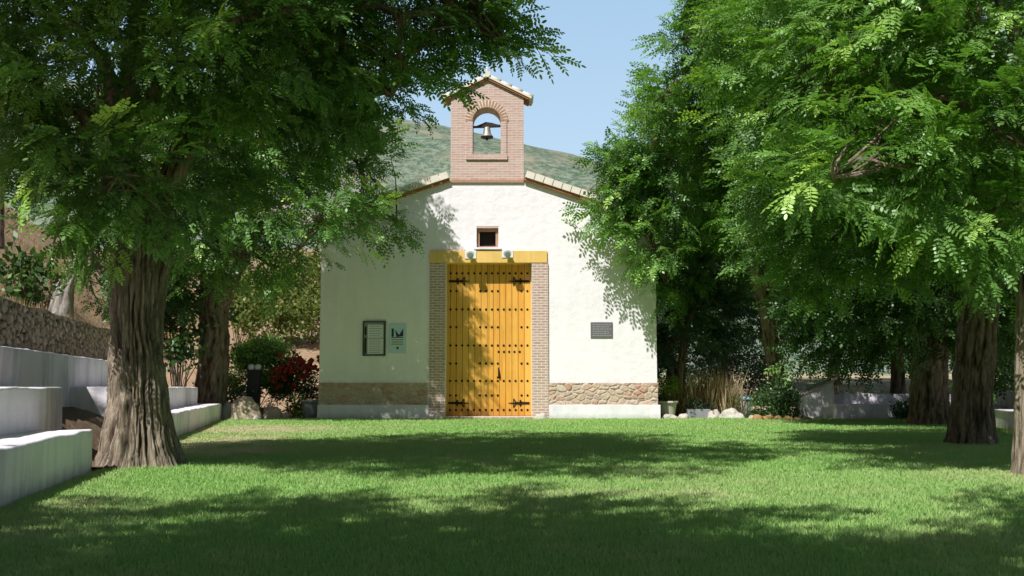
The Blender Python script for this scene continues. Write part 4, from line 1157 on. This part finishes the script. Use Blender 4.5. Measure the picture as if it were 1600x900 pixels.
bgtree(1045, 36, 470, 1.6, 'short grey green tree beyond the small tree beside the chapel', 94, M['leafblue'])
bgtree(1660, 36, 420, 3.0, 'dark tree beyond the low walls at the picture edge', 95, M['leafdark'])

# tree behind the camera position whose crown shades the near lawn
def shade_tree(name, label, base, blobs, seed, dens=60):
    b = Vector(base); t = stick_trunk([b, b + Vector((.05, 0, 1.5)), b + Vector((0, .1, 3.2))], [.34, .28, .2], seed, 30, .12, .06, .3, 7)
    make_tree(name, label, 'tree', base, [t], [b + Vector((0, .1, 3))], blobs, T_COARSE, dens, M['leaf'], M['bark'], seed, .12, .8, .15, 'feathery leaved trees around the lawn', .1, False)
shade_tree('locust_tree', 'tree overhead behind the viewer whose crown shadows the near lawn', (-4.4, 1.2, -.05),
    [(Vector((x, y, z)), r) for x, y, z, r in ((-4.4, 1.2, 6, 1.5), (-3.1, 1.4, 6.2, 1.5), (-2.2, .7, 6, 1.3), (-1.3, .3, 6, 1.0), (-.8, -.5, 6, 1.0), (-2.8, -.6, 6.4, 1.7), (-4.6, -.6, 6.2, 1.8), (-5.7, .7, 5.6, 1.5), (-2.2, -2.0, 6.4, 1.7), (-.1, -1.6, 6, .8), (-5.3, -1.8, 6, 1.7), (-.5, .6, 6.3, .35), (.5, 2.0, 6.3, .35), (.95, 2.1, 6.3, .35))], 101)

# trees on the hillside
def P_on(px, py, Y):
    p = at(px, py, Y); return p
x9 = at(112, 440, 24); z9 = hill_h(x9.x, 24)
b9 = Vector((at(96, 470, 24).x, 24, at(96, 472, 24).z))
T11 = stick_trunk([b9 + Vector((0, 0, -.4)), at(100, 458, 24), at(112, 430, 24), at(124, 400, 24), at(132, 370, 24)], [.24, .21, .17, .12, .10], 7.7, 30, .08, .09, .25, 6)
B9 = [(at(150, 420, 24.5), .6), (at(175, 450, 25), .7), (at(172, 345, 24.5), .9), (at(190, 390, 24.5), .9), (at(215, 300, 25), 1.6), (at(250, 450, 25.5), .7)]
make_tree('leaning_tree', 'pale grey leaning trunk on the dry slope above the stone wall', 'tree', tuple(b9), [T11], [at(130, 375, 24)], B9, T_FAR, 60, M['leafdark'], M['barkpale'], 111, .08, .85, .1)
b10 = Vector((at(-4, 352, 30).x, 30, at(-4, 356, 30).z))
T12 = stick_trunk([b10 + Vector((0, 0, -.6)), at(-3, 310, 30), at(-2, 265, 30), at(-6, 190, 30)], [.20, .17, .15, .1], 1.7, 20, .1, .03, .2, 5)
B10 = [(at(-30, 180, 30), 1.2), (at(20, 150, 30), .9), (at(-60, 100, 30), 1.5), (at(10, 215, 30), .35)]
make_tree('slope_tree', 'thin reddish trunk high on the slope at the picture edge', 'tree', tuple(b10), [T12], [at(-4, 220, 30)], B10, T_FAR, 60, M['leafblue'], M['barkdark'], 112, .06)

# ------------------------------------------------------------------ shrubs
T_BROAD = simple_templates(61, 6, 12, .085, .026, .20)
T_SMALL = simple_templates(62, 6, 14, .055, .018, .16)
T_BIG = simple_templates(63, 5, 10, .16, .045, .25)
T_PETAL = simple_templates(64, 5, 10, .07, .032, .09)
def ground_z(x, y): return max(hill_h(x, y), 0)
def shrub(px, py, Y, r, label, mat, T, seed, dens=260, cat='shrub', name='shrub', sq=.9, extra=()):
    c = at(px, py, Y); base = (c.x, Y, max(0.0, ground_z(c.x, Y) if c.x < 0 else ground_h(c.x, Y)))
    bl = [(c, r)] + [(at(*e[:3]), e[3]) for e in extra]
    return bush(name, label, cat, bl, base, T, dens, mat, seed, sq)
shrub(398, 585, 28.8, .62, 'green leafy shrub beside the second trunk behind the black post', M['leaf'], T_BROAD, 201, 520, extra=((420, 600, 28.4, .42), (385, 560, 29, .4), (410, 545, 29.5, .5), (445, 570, 29.3, .45), (430, 560, 29, .5), (372, 600, 28.6, .4), (440, 598, 28.8, .4), (380, 555, 29, .35)))
shrub(340, 622, 27.6, .26, 'low broad leaved plant at the foot of the second trunk', M['leafblue'], T_BROAD, 202, 320, extra=((320, 618, 27.5, .22), (362, 625, 27.6, .2), (385, 618, 27.6, .2)), name='low_plant', cat='plant')
shrub(470, 590, 28.6, .52, 'dark rose bush covered in red blooms against the chapel corner', M['leafdark'], T_SMALL, 203, 560, name='rose_bush', extra=((488, 612, 28.4, .38), (448, 600, 28.6, .40), (458, 580, 28.8, .42), (440, 615, 28.2, .3)))
rb = bpy.data.objects['rose_bush']
_rg = random.Random(3); _b0 = None
for k in range(80):
    c_, r_ = [(at(466, 574, 28.3), .46), (at(486, 572, 28.2), .32), (at(442, 586, 28.2), .34)][k % 3]
    q = c_ + Vector((_rg.gauss(0, .5), _rg.uniform(-.9, -.2), _rg.gauss(.1, .5))) * r_
    if _b0 is None:
        bm = bmesh.new(); bmesh.ops.create_icosphere(bm, subdivisions=2, radius=.062)
        for v in bm.verts: v.co *= 1 + .38 * mnoise.noise(v.co * 26); v.co.z *= .8
        me = bpy.data.meshes.new('bloom'); bm.to_mesh(me); bm.free(); me.materials.append(M['rose'])
        at_ = me.attributes.new('tint', 'FLOAT', 'FACE'); at_.data.foreach_set('value', [random.uniform(.1, .9) for _ in me.polygons])
        o = _b0 = bpy.data.objects.new('bloom', me)
    else: o = _b0.copy()
    link(o, rb); o.location = q - rb.location; o.rotation_euler = (_rg.uniform(0, 3), _rg.uniform(0, 3), 0); o.scale = [_rg.uniform(.7, 1.25)] * 3
shrub(466, 630, 27.5, .20, 'low yellow flowering plant by the chapel corner', M['leafyel'], T_BROAD, 204, 300, name='low_plant', cat='plant', extra=((458, 642, 27.4, .16), (472, 646, 27.3, .13)))
shrub(420, 636, 27.6, .18, 'small russet plant beside the big rock', M['terracotta'] if False else M['rose'], T_SMALL, 205, 180, name='low_plant', cat='plant')
for k, (px, py, Y, r, ex, lab) in enumerate(((430, 490, 37, 1.3, ((400, 470, 38, 1.2), (470, 480, 37, 1.3), (450, 440, 38.5, 1.4)), 'sunlit yellow green bush on the bank behind the garden bed'), (490, 470, 38.5, 1.6, ((520, 430, 40, 1.5),), 'tall yellow green bush on the bank hard against the chapel side'), (375, 490, 36, .9, ((365, 450, 37, 1.1),), 'yellow green bush on the bank behind the second trunk'))):
    shrub(px, py, Y, r, lab, M['leafolive'], T_BIG, 211 + k, 120, name='bush', cat='bush', extra=ex)
for k, (px, py, Y, r, lab) in enumerate(((30, 432, 20.5, .60, 'dark bush in the shaded hollow of the slope'), (72, 452, 20.5, .42, 'low dark bush under the shaded hollow bush'), (285, 545, 25.5, .5, 'dark bush at the foot of the slope between the two trunks'), (280, 480, 27, 1.3, 'large dark bush on the slope between the two trunks'), (230, 470, 27.5, 1.1, 'dark bush on the slope hidden behind the thick trunk'))):
    shrub(px, py, Y, r, lab, M['leafdark'], T_BIG, 221 + k, 130, name='bush', cat='bush')
shrub(1043, 610, 28.0, .24, 'bright yellow green shrub growing in the white pot', M['leafyel'], T_SMALL, 231, 420, name='potted_shrub', extra=((1036, 600, 28, .15), (1052, 600, 28, .15)))
shrub(1215, 632, 27.3, .62, 'round dark shrub inside the ring of rocks', M['leafdark'], T_BROAD, 232, 330, extra=((1190, 640, 27.2, .42), (1245, 636, 27.2, .48), (1225, 610, 27.3, .4)))
shrub(1100, 640, 28.2, .22, 'grey green herb before the dry grass clump', M['leafblue'], T_SMALL, 233, 320, extra=((1084, 632, 28.3, .18),))
shrub(1145, 628, 28.5, .27, 'small olive shrub beside the blue lidded bin', M['leafolive'], T_SMALL, 234, 320)
shrub(1150, 575, 33, .9, 'grey green shrub behind the blue lidded bin', M['leafblue'], T_BROAD, 235, 150, extra=((1175, 560, 33, .8), (1130, 560, 34, .7), (1185, 600, 32, .6)))
shrub(1470, 640, 26.5, .30, 'small dark shrub beside the thick blackish trunk', M['leafdark'], T_BROAD, 236, 260, extra=((1410, 645, 26.6, .35),))
shrub(1585, 560, 26, .9, 'dark shrub above the low corner wall', M['leafdark'], T_BROAD, 237, 160, extra=((1560, 590, 26, .5),))
# pampas-like dry clump
def clump():
    T = []
    for s in range(5):
        r_ = np.random.default_rng(300 + s); o = []
        for i in range(16):
            p = r_.normal(0, .05, 3) * np.array([1, 1, 0]); d = norm(np.array([r_.normal(0, .22), r_.normal(0, .22), 1.]))
            o.append(leaflet(p, d, norm(np.cross(d, r_.normal(0, 1, 3))), r_.uniform(.7, 1.5), .016, False))
        T.append((np.array(o), r_.uniform(-.2, .2, 16)))
    c = at(1106, 640, 28.8); n = 55; rng = np.random.default_rng(8)
    pos = np.stack([c.x + rng.normal(0, .42, n), 28.8 + rng.normal(0, .22, n), np.full(n, -.03)], 1); az = rng.uniform(0, 6.28, n)
    root = thing('dry_grass_clump', 'tall pale dry grass clump catching the sun beside the chapel', 'grass clump', (c.x, 28.8, 0))
    assemble('stalk', pos, np.stack([np.cos(az), np.sin(az), 0 * az], 1), np.tile([0, 0, 1.], (n, 1)), rng.uniform(.7, 1.2, n), rng.uniform(.3, .9, n), T, M['straw'], root, (c.x, 28.8, 0), 4)
    bpy.data.objects['stalk']['kind'] = 'stuff'
clump()

# ------------------------------------------------------------------ garden furniture and rocks
def rk(px, py, Y, sx, sz, mat, label, seed, group=None):
    c = at(px, py, Y); z = ground_z(c.x, Y) if c.x < 0 else max(0, ground_h(c.x, Y)); rock('rock', (c.x, Y, 0 if Y < 27.4 else z), (sx, sx * .8, sz), mat, label, seed, group=group)
rk(385, 646, 26.5, .43, .52, M['rock'], 'big rounded tan rock at the end of the low white seat', 11)
rk(357, 645, 26.9, .30, .40, M['rockwhite'], 'pale rock touching the end of the low white seat', 12)
rk(424, 650, 26.8, .30, .34, M['rock'], 'brown rock beside the big rounded one at the garden edge', 13)
rk(445, 652, 27.0, .20, .14, M['rock'], 'low flat rock before the yellow flowering plant', 14)
rk(400, 654, 26.2, .12, .12, M['rockwhite'], 'small pale stone in front of the big rounded rock', 16)
ringpx = [(1184, 'ochre'), (1200, 'rusty'), (1216, 'brown'), (1232, 'dull brown'), (1247, 'dark'), (1262, 'small dark')]
for k, (px, w_) in enumerate(ringpx):
    rk(px, 657, 26.3 + (.1 if k % 2 else 0), .17 - .012 * k, .14 - .012 * k, M['rockbrown'], ['sunlit ochre rock beginning the ring around the dark shrub', 'rusty rock beside the sunlit ochre one in the ring', 'third rock of the ring counted from the sunlit ochre one', 'fourth rock of the ring counted from the sunlit ochre one', 'fifth rock of the ring, near the sloping white wall', 'small last rock of the ring touching the sloping white wall'][k], 21 + k, 'rocks ringing the dark shrub')
rk(1140, 650, 27.6, .30, .24, M['rockwhite'], 'larger white rock beside the dry grass clump', 31)
rk(1115, 652, 27.8, .22, .22, M['rockwhite'], 'white rock against the low grey edging wall', 32)
rk(1155, 652, 27.2, .18, .15, M['rockwhite'], 'small white rock below the blue lidded bin', 33)
rk(1068, 653, 27.3, .18, .15, M['rockwhite'], 'rounded pale rock at the foot of the small tree', 34)
rk(1046, 654, 27.3, .22, .12, M['rockwhite'], 'flat pale rock below the white pot', 35)
rk(1175, 655, 26.9, .14, .10, M['rock'], 'little tan rock just outside the shrub ring', 36)

# low edging wall on the right of the chapel
m = MB(); a = at(1075, 650, 27.9); b = at(1112, 650, 27.9); m.box(0, 0, -.1, b.x - a.x, .3, .24, .02); tag(m.build('edging_wall', M['grey_pot'], None, (a.x, 27.9, 0)), 'low grey edging wall beside the small tree', 'wall')
# pots
def pot(name, px, Y, r, h, mat, label, rim=1.12):
    c = at(px, 640, Y); t = thing(name, label, 'plant pot', (c.x, Y, 0))
    m = MB(); m.lathe([(r * .72, 0), (r * .80, h * .3), (r * .95, h * .8), (r, h * .88), (r * .85, h * .88), (r * .7, h * .8)], n=22); m.build('pot_body', mat, t)
    m = MB(); m.lathe([(r * rim, h * .86), (r * rim, h), (r * .95, h), (r * .93, h * .87)], n=22); m.build('rim', mat, t)
    m = MB(); m.lathe([(r * .9, h * .87), (r * .9, h * .93)], n=18); m.build('soil', M['soil'], t)
pot('plant_pot', 1043, 28.0, .26, .46, M['rockwhite'], 'white pot holding the bright yellow green shrub')
pot('plant_pot', 485, 27.35, .24, .50, M['grey_pot'], 'grey pot under the rose bush at the chapel corner')
pot('plant_pot', 408, 27.3, .16, .30, M['terracotta'], 'small terracotta pot behind the big rounded rock')
# black garden post with white lamps
c = at(397, 620, 27.6); gl = thing('garden_post', 'black post with two small white lamps before the green shrub', 'garden light', (c.x, 27.6, .05)); H = at(397, 578, 27.6).z - .05
m = MB(); m.box(-.18, -.08, 0, .16, .08, H - .06, .01); m.build('post', M['post'], gl)
m = MB(); m.box(-.20, -.10, H - .06, .18, .10, H, .008); m.build('cap', M['post'], gl)
for s in (-1, 1):
    m = MB(); m.lathe([(.05, 0), (.085, .03), (.09, .10), (.06, .14), (.01, .15)], (s * .09, -.02, H), 12); m.build('lamp', M['lampwhite'], gl)
# blue-lidded bin
c = at(1162, 640, 29.4); bn = thing('litter_bin', 'grey litter bin with pale blue lid beside the leaning trunk', 'litter bin', (c.x, 29.4, 0)); zt = at(1162, 622, 29.4).z
m = MB(); m.lathe([(.17, 0), (.19, .1), (.22, zt - .06), (.20, zt - .06)], n=20); m.build('bin_body', M['greybin'], bn)
m = MB(); m.lathe([(.24, zt - .055), (.25, zt - .01), (.20, zt + .03), (.08, zt + .05)], n=20); m.build('lid', M['blue'], bn)

# sloping white wall, back seats and right corner seats
sw_a, sw_b = at(1256, 640, 27.0), at(1304, 640, 27.0)
m = MB(); zA, zB = at(1256, 618, 27).z, at(1304, 596, 27).z
m.plate([(0, -.1), (sw_b.x - sw_a.x, -.1), (sw_b.x - sw_a.x, zB), (0, zA)], [], 0, .9)
m.mi = 1; m.plate([(-.02, zA + .002), (sw_b.x - sw_a.x + .02, zB + .002), (sw_b.x - sw_a.x + .02, zB + .035), (-.02, zA + .035)], [], -.03, .93)
tag(m.build('sloping_wall', [M['whitewash'], M['rockwhite']], None, (sw_a.x, 27.0, 0)), 'short white wall with sloping stone coping beside the ringed shrub', 'wall')
def rs(p0, p1, dep, zt, label, seed, zb=-.02): rough_slab('terrace_seat', p0, p1, dep, zb, zt, M['whitewash'], label, 'stone seat', 'whitewashed terraced seats', seed=seed)
A = at(1306, 650, 26.6); B = at(1396, 650, 26.6)
rs((A.x, 26.6), (B.x, 26.6), .55, .40, 'short low white seat beside the sloping wall', 11)
rs((A.x - .05, 27.15), (B.x + 2.2, 27.15), .5, .66, 'upper white seat step behind the short low seat', 12)
p = [(10.15, 20.2), (12.35, 26.4)]
rs((12.35, 26.4), (9.2, 17.0), -.55, .36, 'low white corner seat behind the stout dark trunk', 13)
rs((12.95, 26.3), (9.8, 17.0), -.5, .72, 'upper white corner seat behind the stout dark trunk', 14)
